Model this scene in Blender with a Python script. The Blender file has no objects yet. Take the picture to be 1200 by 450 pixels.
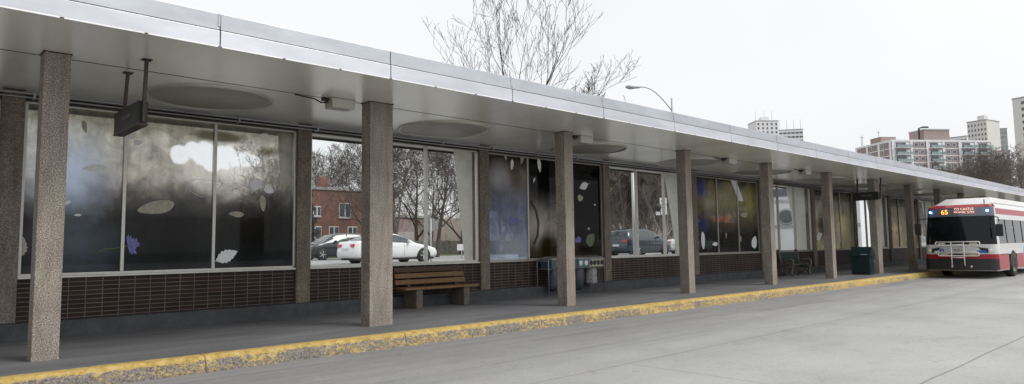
import bpy, bmesh, math, random
from mathutils import Vector, Matrix
R = math.radians
random.seed(7)
scene = bpy.context.scene
COL = scene.collection

# ------------------------------------------------------------------ camera
F_PX, CX, CY = 800.0, 600.0, 220.0
YAW, PITCH, ROLL = 0.75503, 0.08521, -0.01368
CAM = Vector((-1.67266, -10.33069, 1.34593))
fw = Vector((math.sin(YAW)*math.cos(PITCH), math.cos(YAW)*math.cos(PITCH), math.sin(PITCH)))
rt = Vector((math.cos(YAW), -math.sin(YAW), 0)); up = rt.cross(fw)
rt, up = rt*math.cos(ROLL)+up*math.sin(ROLL), up*math.cos(ROLL)-rt*math.sin(ROLL)
cd = bpy.data.cameras.new('camera'); cam = bpy.data.objects.new('camera', cd); COL.objects.link(cam)
cam.matrix_world = Matrix(((rt.x, up.x, -fw.x, CAM.x), (rt.y, up.y, -fw.y, CAM.y), (rt.z, up.z, -fw.z, CAM.z), (0, 0, 0, 1)))
cd.sensor_width = 36; cd.lens = F_PX/1200*36; cd.shift_y = -5/1200; cd.clip_start = .1; cd.clip_end = 5000
scene.camera = cam
def at(px, py, d):                       # point seen at a pixel, d metres deep
    return CAM + (rt*((px-CX)/F_PX) + up*((CY-py)/F_PX) + fw)*d
def atY(px, py, Y):
    v = rt*((px-CX)/F_PX) + up*((CY-py)/F_PX) + fw
    return CAM + v*((Y-CAM.y)/v.y)

# ------------------------------------------------------------------ node helpers
class NT:
    def __init__(s, m):
        m.use_nodes = True; s.t = m.node_tree; s.t.nodes.clear()
        s.out = s.n('ShaderNodeOutputMaterial')
    def n(s, typ, ins=None, **kw):
        o = s.t.nodes.new(typ)
        for k, v in kw.items(): setattr(o, k, v)
        for k, v in (ins or {}).items():
            if hasattr(v, 'is_output') or isinstance(v, bpy.types.NodeSocket): s.t.links.new(v, o.inputs[k])
            else: o.inputs[k].default_value = v
        return o
    def math(s, op, a, b=0.0, clamp=False):
        return s.n('ShaderNodeMath', {0: a, 1: b}, operation=op, use_clamp=clamp).outputs[0]
    def noise(s, vec, scale, detail=4, rough=.6, dist=0):
        return s.n('ShaderNodeTexNoise', {'Vector': vec, 'Scale': scale, 'Detail': detail, 'Roughness': rough, 'Distortion': dist}).outputs['Fac']
    def ramp(s, fac, stops, interp='LINEAR'):
        r = s.n('ShaderNodeValToRGB', {'Fac': fac}); c = r.color_ramp; c.interpolation = interp
        while len(c.elements) > 1: c.elements.remove(c.elements[-1])
        c.elements[0].position = stops[0][0]; c.elements[0].color = c4(stops[0][1])
        for p, col in stops[1:]:
            e = c.elements.new(p); e.color = c4(col)
        return r.outputs['Color']
    def mix(s, fac, a, b, blend='MIX'):
        m = s.n('ShaderNodeMix', data_type='RGBA', blend_type=blend)
        for k, v in ((0, fac), (6, a), (7, b)):
            if isinstance(v, bpy.types.NodeSocket): s.t.links.new(v, m.inputs[k])
            else: m.inputs[k].default_value = v if k == 0 else c4(v)
        return m.outputs[2]
    def obj(s): return s.n('ShaderNodeTexCoord').outputs['Object']
    def geo(s): return s.n('ShaderNodeNewGeometry').outputs['Position']
    def bump(s, h, strength, dist=.01):
        return s.n('ShaderNodeBump', {'Height': h, 'Strength': strength, 'Distance': dist}).outputs['Normal']
    def done(s, sh): s.t.links.new(sh, s.out.inputs['Surface'])
def c4(c):
    if isinstance(c, (int, float)): return (c, c, c, 1)
    return tuple(c) if len(c) == 4 else (*c, 1)
M = {}
def sc(c, k): return tuple(min(1, x*k) for x in c)
def mat(name, col, rough=.6, metal=0., var=.15, scale=6., fine=.0, fscale=80., bump=0., spec=.5, coat=0., stretch=(1, 1, 1)):
    m = bpy.data.materials.new(name); t = NT(m); v = t.obj()
    if stretch != (1, 1, 1): v = t.n('ShaderNodeMapping', {'Vector': v, 'Scale': stretch}).outputs[0]
    a = t.noise(v, scale, 5)
    c = t.ramp(a, [(.3, sc(col, 1-var)), (.7, sc(col, 1+var))])
    h = a
    if fine:
        b = t.noise(v, fscale, 3, .7); h = b
        c = t.mix(1, c, t.ramp(b, [(.3, 1-fine), (.7, 1.0), ]), 'MULTIPLY')
    ins = {'Base Color': c, 'Roughness': t.math('ADD', t.math('MULTIPLY', a, .15), rough-.07, True), 'Metallic': metal, 'Specular IOR Level': spec, 'Coat Weight': coat}
    if bump: ins['Normal'] = t.bump(h, bump)
    t.done(t.n('ShaderNodeBsdfPrincipled', ins).outputs[0]); M[name] = m; return m
def emit(name, col, s):
    m = bpy.data.materials.new(name); t = NT(m)
    t.done(t.n('ShaderNodeBsdfPrincipled', {'Base Color': c4(col), 'Emission Color': c4(col), 'Emission Strength': s}).outputs[0]); M[name] = m

# plain materials
mat('navy', (.070, .076, .086), .7, var=.35, scale=3, fine=.4, fscale=40, bump=.2)
mat('alu', (.42, .40, .36), .4, .5, var=.12)
mat('alu_light', (.62, .61, .57), .4, .4, var=.1)
mat('dark_metal', (.035, .032, .03), .5, .3)
mat('bronze', (.06, .048, .038), .45, .4)
mat('pipe', (.36, .37, .39), .35, .7, var=.1)
mat('cream', (.60, .585, .52), .6, var=.06, scale=2)
mat('stucco', (.84, .83, .75), .85, var=.1, scale=4, fine=.18, fscale=60, bump=.3)
mat('roofing', (.12, .12, .12), .9)
mat('white_paint', (.78, .78, .78), .35, var=.05)
mat('lightbox', (.55, .53, .48), .4, .2, var=.06)
mat('leaf_white', (.86, .88, .92), .6, var=.12, scale=30)
mat('petal_blue', (.17, .17, .42), .6, var=.4, scale=25)
mat('petal_green', (.12, .17, .09), .6, var=.4, scale=25)
mat('petal_cream', (.42, .40, .33), .6, var=.3, scale=30)
mat('smoke_dark', (.07, .06, .045), .7, var=.5, scale=14)
mat('plank', (.26, .135, .055), .6, var=.35, scale=5, fine=.5, fscale=30, bump=.3, stretch=(.6, 8, 8))
mat('plank_dark', (.085, .047, .026), .65, var=.35, scale=5, fine=.5, fscale=30, bump=.3, stretch=(.6, 8, 8))
mat('bench_concrete', (.15, .13, .11), .9, var=.25, scale=8, fine=.35, fscale=90, bump=.4)
mat('cast_grey', (.17, .15, .125), .75, var=.3, scale=14, fine=.3, bump=.3)
mat('green_slat', (.018, .045, .045), .45, var=.3, scale=8)
mat('bin_green', (.009, .028, .032), .38, var=.25, scale=5, fine=.15, fscale=50, bump=.1)
mat('blue_plastic', (.055, .085, .12), .45, var=.25, scale=9)
mat('teal_plastic', (.08, .17, .20), .45, var=.25, scale=9)
mat('rack_grey', (.30, .30, .29), .45, .5, var=.15)
mat('tan_plastic', (.42, .39, .31), .6, var=.25, scale=15)
mat('bag', (.34, .33, .35), .35, var=.5, scale=16, bump=.8)
mat('bag_blue', (.045, .06, .08), .4, var=.5, scale=14, bump=.8)
mat('black_rubber', (.016, .016, .017), .65)
mat('black_plastic', (.02, .02, .022), .5, fine=.2)
mat('bus_red', (.34, .006, .014), .35, var=.08, fine=.1, fscale=6, coat=.15)
mat('bus_white', (.64, .64, .63), .3, var=.06, fine=.1, fscale=5, coat=.3)
mat('bus_dark', (.006, .007, .009), .05, var=.2, scale=1.5, spec=.28)
mat('bus_sign', (.12, .13, .17), .06, var=.1, spec=.8)
mat('seat_dim', (.10, .09, .085), .7)
mat('ad_blue', (.28, .46, .66), .35, var=.45, scale=3)
mat('badge_blue', (.03, .12, .42), .4)
mat('ink', (.02, .02, .03), .6)
mat('rim', (.42, .43, .45), .3, .7, var=.1)
mat('rim_dark', (.10, .10, .105), .5, .4)
mat('bark_wood', (.33, .285, .25), .9, var=.3, scale=3)
mat('tail_red', (.5, .02, .02), .2, coat=.5)
mat('lamp_clear', (.75, .75, .72), .1, coat=.5)
mat('amber', (.8, .3, .03), .3)
mat('car_glass', (.035, .045, .05), .05, var=.3, scale=3, spec=.9)
mat('car_white', (.80, .81, .82), .25, var=.03, coat=.5)
mat('car_black', (.022, .025, .034), .18, var=.1, coat=.6)
mat('car_navy', (.022, .032, .055), .18, var=.1, coat=.6)
mat('car_teal', (.07, .20, .24), .2, var=.1, coat=.6)
mat('galv', (.48, .49, .50), .5, .4, var=.1)
mat('bark', (.105, .085, .072), .9, var=.4, scale=3, fine=.4, fscale=20)
mat('bark_dark', (.055, .045, .040), .9, var=.3)
mat('bark_pale', (.20, .17, .145), .9, var=.35, scale=3, fine=.4, fscale=20)
mat('needles', (.035, .05, .028), .8, var=.4, scale=2)
mat('fence_wood', (.20, .19, .18), .85, var=.3, scale=4)
mat('brick_far', (.26, .13, .105), .85, var=.25, scale=1.2, fine=.35, fscale=7)
mat('brick_brown', (.32, .25, .235), .85, var=.15, scale=1)  # brick paled to put distance haze into the far apartments' colour
mat('slab_white', (.78, .79, .81), .7, var=.06, scale=.5)
mat('slab_cream', (.68, .665, .64), .7, var=.06, scale=.5)
mat('win_dark', (.10, .115, .14), .15, var=.5, scale=.4, spec=.7)
mat('win_teal', (.26, .35, .37), .2, var=.4, scale=.4, spec=.7)
mat('conc_far', (.42, .42, .42), .8, var=.12, scale=.6)
mat('hedge', (.13, .11, .09), .9, var=.4, scale=3, bump=.5)
emit('led_amber', (1, .42, .06), 1.6)
emit('led_orange', (1, .50, .33), .9)
emit('led_blue', (.25, .5, 1), 4)

# aggregate concrete of the columns and piers
def agg(name, a, b, c):
    m = bpy.data.materials.new(name); t = NT(m); v = t.obj()
    n1 = t.noise(v, 62, 3, .75); n2 = t.noise(v, 2.2, 5, .6)
    vs = t.n('ShaderNodeMapping', {'Vector': v, 'Scale': (7, 7, .8)}).outputs[0]; n3 = t.noise(vs, 1.5, 4)
    col = t.ramp(n1, [(.34, a), (.5, b), (.66, c)])
    col = t.mix(1, col, t.ramp(n2, [(.3, (.72, .70, .69)), (.7, (1, 1, 1))]), 'MULTIPLY')
    col = t.mix(.7, col, t.ramp(n3, [(.35, (.68, .66, .66)), (.55, (1, 1, 1))]), 'MULTIPLY')
    t.done(t.n('ShaderNodeBsdfPrincipled', {'Base Color': col, 'Roughness': .9, 'Normal': t.bump(n1, .6, .006)}).outputs[0]); M[name] = m
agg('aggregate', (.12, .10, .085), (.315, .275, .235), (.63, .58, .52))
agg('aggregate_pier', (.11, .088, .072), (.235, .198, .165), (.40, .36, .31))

# stack bond brick
m = bpy.data.materials.new('brick'); t = NT(m); p = t.obj()
sx = t.n('ShaderNodeSeparateXYZ', {0: p}); v = t.n('ShaderNodeCombineXYZ', {0: sx.outputs[0], 1: sx.outputs[2]}).outputs[0]
vn = t.n('ShaderNodeVectorMath', {0: v, 1: t.n('ShaderNodeCombineXYZ', {1: t.math('MULTIPLY', t.noise(p, 3, 2), .006)}).outputs[0]}, operation='ADD').outputs[0]
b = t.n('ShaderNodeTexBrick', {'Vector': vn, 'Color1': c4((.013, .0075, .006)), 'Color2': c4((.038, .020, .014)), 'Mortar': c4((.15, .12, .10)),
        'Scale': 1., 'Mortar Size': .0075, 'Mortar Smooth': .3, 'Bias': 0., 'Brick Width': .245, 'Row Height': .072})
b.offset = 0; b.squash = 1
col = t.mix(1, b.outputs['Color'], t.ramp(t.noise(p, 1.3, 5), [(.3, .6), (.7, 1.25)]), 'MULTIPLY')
t.done(t.n('ShaderNodeBsdfPrincipled', {'Base Color': col, 'Roughness': .6, 'Specular IOR Level': .3, 'Normal': t.bump(b.outputs['Fac'], -.5, .006)}).outputs[0]); M['brick'] = m

# soffit and fascia: satin metal
def satin(name, col, rough, metal, band, lo_=.82, bmp=.06):
    m = bpy.data.materials.new(name); t = NT(m); p = t.obj()
    vs = t.n('ShaderNodeMapping', {'Vector': p, 'Scale': band}).outputs[0]
    n = t.noise(vs, 1., 5, .6); n2 = t.noise(p, 7, 6, .7)
    c = t.mix(1, t.ramp(n, [(.3, sc(col, lo_)), (.7, sc(col, 1.08))]), t.ramp(n2, [(.3, .97), (.7, 1.0)]), 'MULTIPLY')
    t.done(t.n('ShaderNodeBsdfPrincipled', {'Base Color': c, 'Metallic': metal, 'Roughness': t.math('ADD', rough-.02, t.math('MULTIPLY', n2, .04)), 'Normal': t.bump(t.noise(p, .8, 1), bmp, .01)}).outputs[0]); M[name] = m
satin('soffit', (.95, .925, .85), .25, .22, (1.1, .2, 1), .93, .0)  # soft stretched colour bands stand in for column reflections
satin('fascia', (.60, .62, .66), .36, .75, (.7, 1, 3))
satin('fascia_upper', (.50, .52, .56), .34, .8, (.9, 1, 3))
mat('lip', (.80, .80, .80), .4, .2, var=.08)
mat('disc', (.44, .42, .38), .5, .15, var=.1, scale=2)

# kerb: yellow paint worn off over pebbly concrete
m = bpy.data.materials.new('kerb_paint'); t = NT(m); p = t.obj()
sx = t.n('ShaderNodeSeparateXYZ', {0: p})
stone = t.ramp(t.noise(p, 42, 4, .8), [(.32, (.035, .032, .036)), (.5, (.19, .17, .155)), (.70, (.42, .37, .31))])
yel = t.ramp(t.noise(p, 9, 6, .7), [(.3, (.29, .19, .055)), (.5, (.50, .35, .10)), (.72, (.60, .47, .21))])
w = t.math('ADD', t.math('MULTIPLY', t.noise(t.n('ShaderNodeMapping', {'Vector': p, 'Scale': (.55, 1, 1)}).outputs[0], 23, 7, .8), 1.0), t.math('MULTIPLY', t.noise(p, 1.1, 3), .45))
zf = t.n('ShaderNodeMapRange', {0: sx.outputs[2], 1: -.06, 2: -.012, 3: .735, 4: .47}).outputs[0]
far = t.n('ShaderNodeMapRange', {0: sx.outputs[0], 1: 8., 2: 24., 3: 0., 4: .08}).outputs[0]
k = t.math('MULTIPLY', t.math('SUBTRACT', t.math('ADD', w, far), zf), 14, True)
pits = t.ramp(t.noise(p, 30, 4, .8), [(.30, (.25, .22, .2)), (.42, (1, 1, 1))])
col = t.mix(1, t.mix(k, stone, yel), pits, 'MULTIPLY')
kj = t.math('LESS_THAN', t.math('ABSOLUTE', t.math('SUBTRACT', t.math('FRACT', t.math('DIVIDE', sx.outputs[0], 3.05)), .5)), .0035)
col = t.mix(t.math('MULTIPLY', kj, .5), col, (.03, .028, .025))
scuff = t.ramp(t.noise(t.n('ShaderNodeMapping', {'Vector': p, 'Scale': (.5, 4, 4)}).outputs[0], 2.2, 6, .7), [(.52, 0.), (.68, 1.)])
col = t.mix(t.math('MULTIPLY', scuff, .22), col, (.10, .092, .085))
t.done(t.n('ShaderNodeBsdfPrincipled', {'Base Color': col, 'Roughness': .85, 'Normal': t.bump(t.noise(p, 40, 4, .8), .9, .012)}).outputs[0]); M['kerb_paint'] = m

# platform asphalt
m = bpy.data.materials.new('platform_asphalt'); t = NT(m); p = t.obj()
vs = t.n('ShaderNodeMapping', {'Vector': p, 'Scale': (.35, 1.6, 1)}).outputs[0]
c = t.ramp(t.noise(vs, 1.3, 6, .65), [(.3, (.09, .091, .098)), (.5, (.13, .131, .138)), (.72, (.185, .186, .192))])
c = t.mix(1, c, t.ramp(t.noise(p, 90, 3, .8), [(.3, .72), (.65, 1.1)]), 'MULTIPLY')
t.done(t.n('ShaderNodeBsdfPrincipled', {'Base Color': c, 'Roughness': .72, 'Normal': t.bump(t.noise(p, 70, 3, .7), .25, .004)}).outputs[0]); M['platform_asphalt'] = m

# road concrete with joints, stains, tyre polish near the kerb
m = bpy.data.materials.new('road_concrete'); t = NT(m); p = t.obj()
sx = t.n('ShaderNodeSeparateXYZ', {0: p}); X, Y = sx.outputs[0], sx.outputs[1]
wob = t.math('MULTIPLY', t.math('SUBTRACT', t.noise(p, .8, 4), .5), .07)
def line(coord, pos, w):
    return t.math('LESS_THAN', t.math('ABSOLUTE', t.math('SUBTRACT', t.math('ADD', coord, wob), pos)), w)
c = t.ramp(t.noise(p, .45, 6, .62), [(.28, (.33, .33, .325)), (.5, (.40, .40, .395)), (.75, (.45, .45, .445))])
vs = t.n('ShaderNodeMapping', {'Vector': p, 'Scale': (.16, 1.1, 1)}).outputs[0]
nk = t.n('ShaderNodeMapRange', {0: Y, 1: -4.4, 2: -1.6, 3: 0., 4: 1.}).outputs[0]
st = t.math('MULTIPLY', nk, t.ramp(t.noise(vs, .9, 6, .7), [(.38, .0), (.62, 1.0)]))
c = t.mix(t.math('MULTIPLY', st, .55, True), c, (.155, .155, .158))
pat = t.n('ShaderNodeMapRange', {0: Y, 1: -4.65, 2: -4.9, 3: 0., 4: 1.}).outputs[0]
yn = t.math('ADD', Y, t.math('MULTIPLY', t.math('SUBTRACT', t.noise(t.n('ShaderNodeMapping', {'Vector': p, 'Scale': (.35, 1, 1)}).outputs[0], .7, 5, .6), .5), 3.2))
asp = t.math('MULTIPLY', t.n('ShaderNodeMapRange', {0: yn, 1: -5.6, 2: -2.6, 3: 0., 4: 1.}).outputs[0], t.n('ShaderNodeMapRange', {0: X, 1: 4., 2: 24., 3: .62, 4: .22}).outputs[0])
c = t.mix(asp, c, t.ramp(t.noise(p, 1.6, 6, .7), [(.3, (.165, .165, .168)), (.7, (.235, .235, .236))]))
c = t.mix(t.math('MULTIPLY', t.ramp(t.noise(p, 2.6, 7, .75), [(.55, 0.), (.72, 1.)]), .35), c, (.19, .19, .185))
c = t.mix(1, c, t.ramp(t.noise(p, 110, 3, .85), [(.3, .5), (.5, .92), (.72, 1.3)]), 'MULTIPLY')
c = t.mix(1, c, t.ramp(t.noise(p, 26, 3, .8), [(.3, .86), (.6, 1.05)]), 'MULTIPLY')
j = t.math('MAXIMUM', t.math('MULTIPLY', line(Y, -4.75, .016), .6), line(Y, -7.85, .014))
for xx in (-.5, 5.6, 11.7, 17.8, 23.9, 30, 36.1, 42.2):
    j = t.math('MAXIMUM', j, t.math('MULTIPLY', t.math('MULTIPLY', line(X, xx, .016), pat), .55))
crack = t.math('LESS_THAN', t.math('ABSOLUTE', t.math('SUBTRACT', t.noise(p, .21, 5, .55), .5)), .0011)
j = t.math('MAXIMUM', t.math('MULTIPLY', j, .52), t.math('MULTIPLY', crack, .22))
drip = t.n('ShaderNodeTexVoronoi', {'Vector': p, 'Scale': .9, 'Randomness': 1.}).outputs['Distance']
dk = t.math('MULTIPLY', t.n('ShaderNodeMapRange', {0: t.math('ADD', drip, t.math('MULTIPLY', t.noise(p, 9, 4), .12)), 1: .085, 2: .125, 3: 1., 4: 0.}).outputs[0], t.ramp(t.noise(p, .35, 3), [(.45, 0.), (.6, 1.)]))
c = t.mix(t.math('MULTIPLY', dk, .45, True), c, (.09, .09, .09))
lane = t.math('MULTIPLY', t.ramp(t.n('ShaderNodeTexWave', {'Vector': t.n('ShaderNodeMapping', {'Vector': p, 'Location': (0, .6, 0), 'Scale': (.01, .085, 1)}).outputs[0], 'Scale': 1., 'Distortion': 1.2, 'Detail': 3}, bands_direction='Y').outputs['Fac'], [(.55, 0.), (.9, 1.)]), t.ramp(t.noise(vs, .5, 6, .7), [(.35, 0.), (.6, 1.)]))
c = t.mix(t.math('MULTIPLY', lane, .30), c, (.21, .21, .212))
sk = t.n('ShaderNodeMapping', {'Vector': p, 'Rotation': (0, 0, R(14)), 'Scale': (.25, 5.5, 1)}).outputs[0]
skn = t.math('MULTIPLY', t.ramp(t.noise(sk, .9, 6, .7), [(.50, 0.), (.66, 1.)]), t.n('ShaderNodeMapRange', {0: yn, 1: -5.2, 2: -2.2, 3: 0., 4: 1.}).outputs[0])
c = t.mix(t.math('MULTIPLY', skn, .42), c, (.115, .115, .118))
c = t.mix(j, c, (.06, .06, .06))
t.done(t.n('ShaderNodeBsdfPrincipled', {'Base Color': c, 'Roughness': .8, 'Normal': t.bump(t.noise(p, 60, 4, .8), .5, .006)}).outputs[0]); M['road_concrete'] = m
mat('street_asphalt', (.34, .34, .345), .8, var=.12, scale=1, fine=.15, fscale=40)
mat('grass', (.13, .17, .05), .95, var=.3, scale=3, fine=.4, fscale=25)
mat('earth', (.17, .145, .11), .95, var=.3, scale=1, fine=.4, fscale=12)

# clear glass
m = bpy.data.materials.new('clear_glass'); t = NT(m)
fr = t.math('ADD', .012, t.math('MULTIPLY', t.math('POWER', t.n('ShaderNodeLayerWeight', {'Blend': .5}).outputs['Facing'], 4.), .22))
t.done(t.n('ShaderNodeMixShader', {0: fr, 1: t.n('ShaderNodeBsdfTransparent', {'Color': (.93, .95, .94, 1)}).outputs[0],
       2: t.n('ShaderNodeBsdfGlossy', {'Roughness': .02}).outputs[0]}).outputs[0]); M['clear_glass'] = m

# printed window film. stops: (height m, colour); spots: (x, z, rx, rz, colour, softness, amount); clear: ellipses left see-through
def film(name, stops, spots=(), clear=(), see=.1, wob=.5, nsc=1.2, mott=(.7, 1.25)):
    m = bpy.data.materials.new(name); t = NT(m); p = t.obj()
    sx = t.n('ShaderNodeSeparateXYZ', {0: p}); X, Z = sx.outputs[0], sx.outputs[2]
    nz = t.noise(p, nsc, 6, .62, .6)
    zz = t.math('ADD', Z, t.math('MULTIPLY', t.math('SUBTRACT', nz, .5), wob*2))
    f = t.n('ShaderNodeMapRange', {0: zz, 1: 1., 2: 3.75}).outputs[0]
    c = t.ramp(f, [((z-1)/2.75, col) for z, col in stops])
    c = t.mix(1, c, t.ramp(t.noise(p, 3.2, 7, .7, 1.), [(.3, mott[0]), (.7, mott[1])]), 'MULTIPLY')
    vs = t.n('ShaderNodeMapping', {'Vector': p, 'Scale': (5, 1, .7)}).outputs[0]
    c = t.mix(.5, c, t.ramp(t.noise(vs, 1.5, 5), [(.35, .75), (.65, 1.15)]), 'MULTIPLY')
    wx = t.math('MULTIPLY', t.math('SUBTRACT', t.noise(p, 4.5, 4, .6), .5), .5)
    def ell(x, z, rx, rz, soft, wobble=1.):
        a = t.math('DIVIDE', t.math('SUBTRACT', X, x), rx); b_ = t.math('DIVIDE', t.math('SUBTRACT', Z, z), rz)
        r = t.math('SQRT', t.math('ADD', t.math('MULTIPLY', a, a), t.math('MULTIPLY', b_, b_)))
        return t.n('ShaderNodeMapRange', {0: t.math('ADD', r, t.math('MULTIPLY', wx, wobble)), 1: 1., 2: 1.-soft, 3: 0., 4: 1.}).outputs[0]
    for x, z, rx, rz, col, soft, amt in spots:
        c = t.mix(t.math('MULTIPLY', ell(x, z, rx, rz, soft), amt), c, col)
    df = t.n('ShaderNodeBsdfDiffuse', {'Color': c}).outputs[0]; tr = t.n('ShaderNodeBsdfTranslucent', {'Color': c}).outputs[0]
    body = t.n('ShaderNodeMixShader', {0: .55, 1: df, 2: tr}).outputs[0]
    rf = t.n('ShaderNodeBsdfTransparent', {'Color': t.mix(1, t.mix(1, c, c, 'MULTIPLY'), (1.6, 1.6, 1.6), 'MULTIPLY')}).outputs[0]
    body = t.n('ShaderNodeMixShader', {0: .55, 1: body, 2: rf}).outputs[0]
    tp = t.n('ShaderNodeBsdfTransparent', {'Color': (.93, .95, .96, 1)}).outputs[0]
    k = see
    for x, z, rx, rz in clear:
        e = ell(x, z, rx, rz, .22, .8); k = t.math('MAXIMUM', k, t.math('MULTIPLY', e, .80))
    body = t.n('ShaderNodeMixShader', {0: k, 1: body, 2: tp}).outputs[0]
    fr = t.math('ADD', .012, t.math('MULTIPLY', t.math('POWER', t.n('ShaderNodeLayerWeight', {'Blend': .5}).outputs['Facing'], 4.), .22))
    t.done(t.n('ShaderNodeMixShader', {0: fr, 1: body, 2: t.n('ShaderNodeBsdfGlossy', {'Roughness': .03}).outputs[0]}).outputs[0])
    M[name] = m

# ------------------------------------------------------------------ mesh helpers
class MB:
    def __init__(s): s.v = []; s.f = []; s.sm = []
    def add(s, vs, fs, smooth=False):
        o = len(s.v); s.v += [tuple(v) for v in vs]; s.f += [tuple(i+o for i in f) for f in fs]; s.sm += [smooth]*len(fs); return s
    def box(s, x0, x1, y0, y1, z0, z1):
        return s.add([(x0, y0, z0), (x1, y0, z0), (x1, y1, z0), (x0, y1, z0), (x0, y0, z1), (x1, y0, z1), (x1, y1, z1), (x0, y1, z1)],
                     [(0, 3, 2, 1), (4, 5, 6, 7), (0, 1, 5, 4), (1, 2, 6, 5), (2, 3, 7, 6), (3, 0, 4, 7)])
    def hexa(s, b, t_):                     # bottom four, top four corners
        return s.add(list(b)+list(t_), [(0, 3, 2, 1), (4, 5, 6, 7), (0, 1, 5, 4), (1, 2, 6, 5), (2, 3, 7, 6), (3, 0, 4, 7)])
    def prism(s, pts, ax, a0, a1):          # polygon extruded along an axis
        def P(u, w, a):
            return (a, u, w) if ax == 0 else (u, a, w) if ax == 1 else (u, w, a)
        n = len(pts)
        vs = [P(u, w, a0) for u, w in pts]+[P(u, w, a1) for u, w in pts]
        return s.add(vs, [tuple(range(n)), tuple(range(2*n-1, n-1, -1))]+[(i, i+n, (i+1) % n+n, (i+1) % n) for i in range(n)])
    def tube(s, pts, rad, n=8, cap=True, smooth=True):
        pts = [Vector(q) for q in pts]
        if isinstance(rad, (int, float)): rad = [rad]*len(pts)
        vs = []; ref = None
        for i, q in enumerate(pts):
            d = (pts[min(i+1, len(pts)-1)]-pts[max(i-1, 0)])
            if d.length < 1e-9: d = Vector((0, 0, 1))
            d.normalize()
            if ref is None: ref = Vector((1, 0, 0)) if abs(d.x) < .8 else Vector((0, 1, 0))
            a = (ref - d*ref.dot(d)).normalized(); b_ = d.cross(a); ref = a
            for k in range(n):
                an = 2*math.pi*k/n; vs.append(q+(a*math.cos(an)+b_*math.sin(an))*rad[i])
        fs = [(i*n+k, i*n+(k+1) % n, (i+1)*n+(k+1) % n, (i+1)*n+k) for i in range(len(pts)-1) for k in range(n)]
        s.add(vs, fs, smooth)
        if cap:
            o = len(s.v)-len(vs); s.f += [tuple(o+k for k in range(n-1, -1, -1)), tuple(o+(len(pts)-1)*n+k for k in range(n))]; s.sm += [False]*2
        return s
    def lathe(s, prof, n=32, c=(0, 0, 0), ax=2):
        vs = []
        for r, h in prof:
            for k in range(n):
                a = 2*math.pi*k/n; u, w = r*math.cos(a), r*math.sin(a)
                q = (u, w, h) if ax == 2 else (u, h, w) if ax == 1 else (h, u, w)
                vs.append((q[0]+c[0], q[1]+c[1], q[2]+c[2]))
        return s.add(vs, [(i*n+k, i*n+(k+1) % n, (i+1)*n+(k+1) % n, (i+1)*n+k) for i in range(len(prof)-1) for k in range(n)], True)
    def build(s, name, m, parent=None, bevel=0, smooth=False, loc=None):
        me = bpy.data.meshes.new(name); me.from_pydata(s.v, [], s.f)
        me.polygons.foreach_set('use_smooth', [True]*len(s.f) if smooth else s.sm); me.update()
        bm = bmesh.new(); bm.from_mesh(me)
        if len(s.v) < 20000: bmesh.ops.recalc_face_normals(bm, faces=bm.faces)
        if bevel:
            es = [e for e in bm.edges if len(e.link_faces) == 2 and e.calc_face_angle(0) > .6]
            bmesh.ops.bevel(bm, geom=es, offset=bevel, segments=2, affect='EDGES', profile=.5)
        bm.to_mesh(me); bm.free()
        me.materials.append(M[m]); o = bpy.data.objects.new(name, me); COL.objects.link(o)
        if parent: o.parent = parent
        if loc is not None: o.location = loc
        return o
def tag(o, label=None, cat=None, group=None, kind=None):
    for k_, v_ in (('label', label), ('category', cat), ('group', group), ('kind', kind)):
        if v_: o[k_] = v_
    return o
def empty(name, loc=(0, 0, 0), rz=0, label=None, cat=None, group=None):
    o = bpy.data.objects.new(name, None); COL.objects.link(o); o.location = loc; o.rotation_euler.z = rz
    o.empty_display_size = .2
    return tag(o, label, cat, group)
def kids(o): return [c for c in bpy.data.objects if c.parent == o]
def copy_tree(o, parent=None, ks=None):
    c = o.copy(); COL.objects.link(c)
    if parent: c.parent = parent
    for ch in kids(o):
        if ch is not c: copy_tree(ch, c)
    return c
def text(name, body, size, m, parent, loc, rot, ext=.002, align='CENTER'):
    cu = bpy.data.curves.new(name, 'FONT'); cu.body = body; cu.size = size; cu.extrude = ext; cu.align_x = align; cu.align_y = 'CENTER'
    cu.resolution_u = 3; cu.offset = .0
    cu.materials.append(M[m]); tmp = bpy.data.objects.new('tmp', cu); COL.objects.link(tmp); bpy.context.view_layer.update()
    me = bpy.data.meshes.new_from_object(tmp.evaluated_get(bpy.context.evaluated_depsgraph_get())); bpy.data.objects.remove(tmp)
    o = bpy.data.objects.new(name, me); COL.objects.link(o); o.parent = parent; o.location = loc; o.rotation_euler = rot
    return o

# ------------------------------------------------------------------ ground
ROADZ = -.2
def gz(x, y):
    t_ = max(0, min(1, (y-5)/9)); s = t_*t_*(3-2*t_)
    z = -.24+.80*s
    if y > 42: z += min(1.2, (y-42)*.02)
    if y > 85: z += min(7.0, (y-85)*.12)
    if x > 85: z += min(1.5, (x-85)*.03)*max(0, min(1, (y-20)/10))
    return z
g = MB(); xs = [-900, -300, -120, -60]+[i*6. for i in range(-9, 30)]+[200, 260, 340, 450, 700, 1200]; ys = [-600, -150, -60, -20, -5, 4]+[5+i for i in range(0, 12)]+[18, 22, 30, 42, 60, 90, 140, 220, 400, 900]
vs = [(x, y, gz(x, y)) for y in ys for x in xs]; n = len(xs)
g.add(vs, [(j*n+i, j*n+i+1, (j+1)*n+i+1, (j+1)*n+i) for j in range(len(ys)-1) for i in range(n-1)], True)
tag(g.build('ground', 'earth'), kind='structure')
def sheet(name, m, x0, x1, y0, y1, dz, nx=24, ny=16):
    g = MB(); vs = [(x0+(x1-x0)*i/nx, y0+(y1-y0)*j/ny) for j in range(ny+1) for i in range(nx+1)]
    g.add([(x, y, gz(x, y)+dz) for x, y in vs], [(j*(nx+1)+i, j*(nx+1)+i+1, (j+1)*(nx+1)+i+1, (j+1)*(nx+1)+i) for j in range(ny) for i in range(nx)], True)
    return tag(g.build(name, m), kind='structure')
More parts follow.
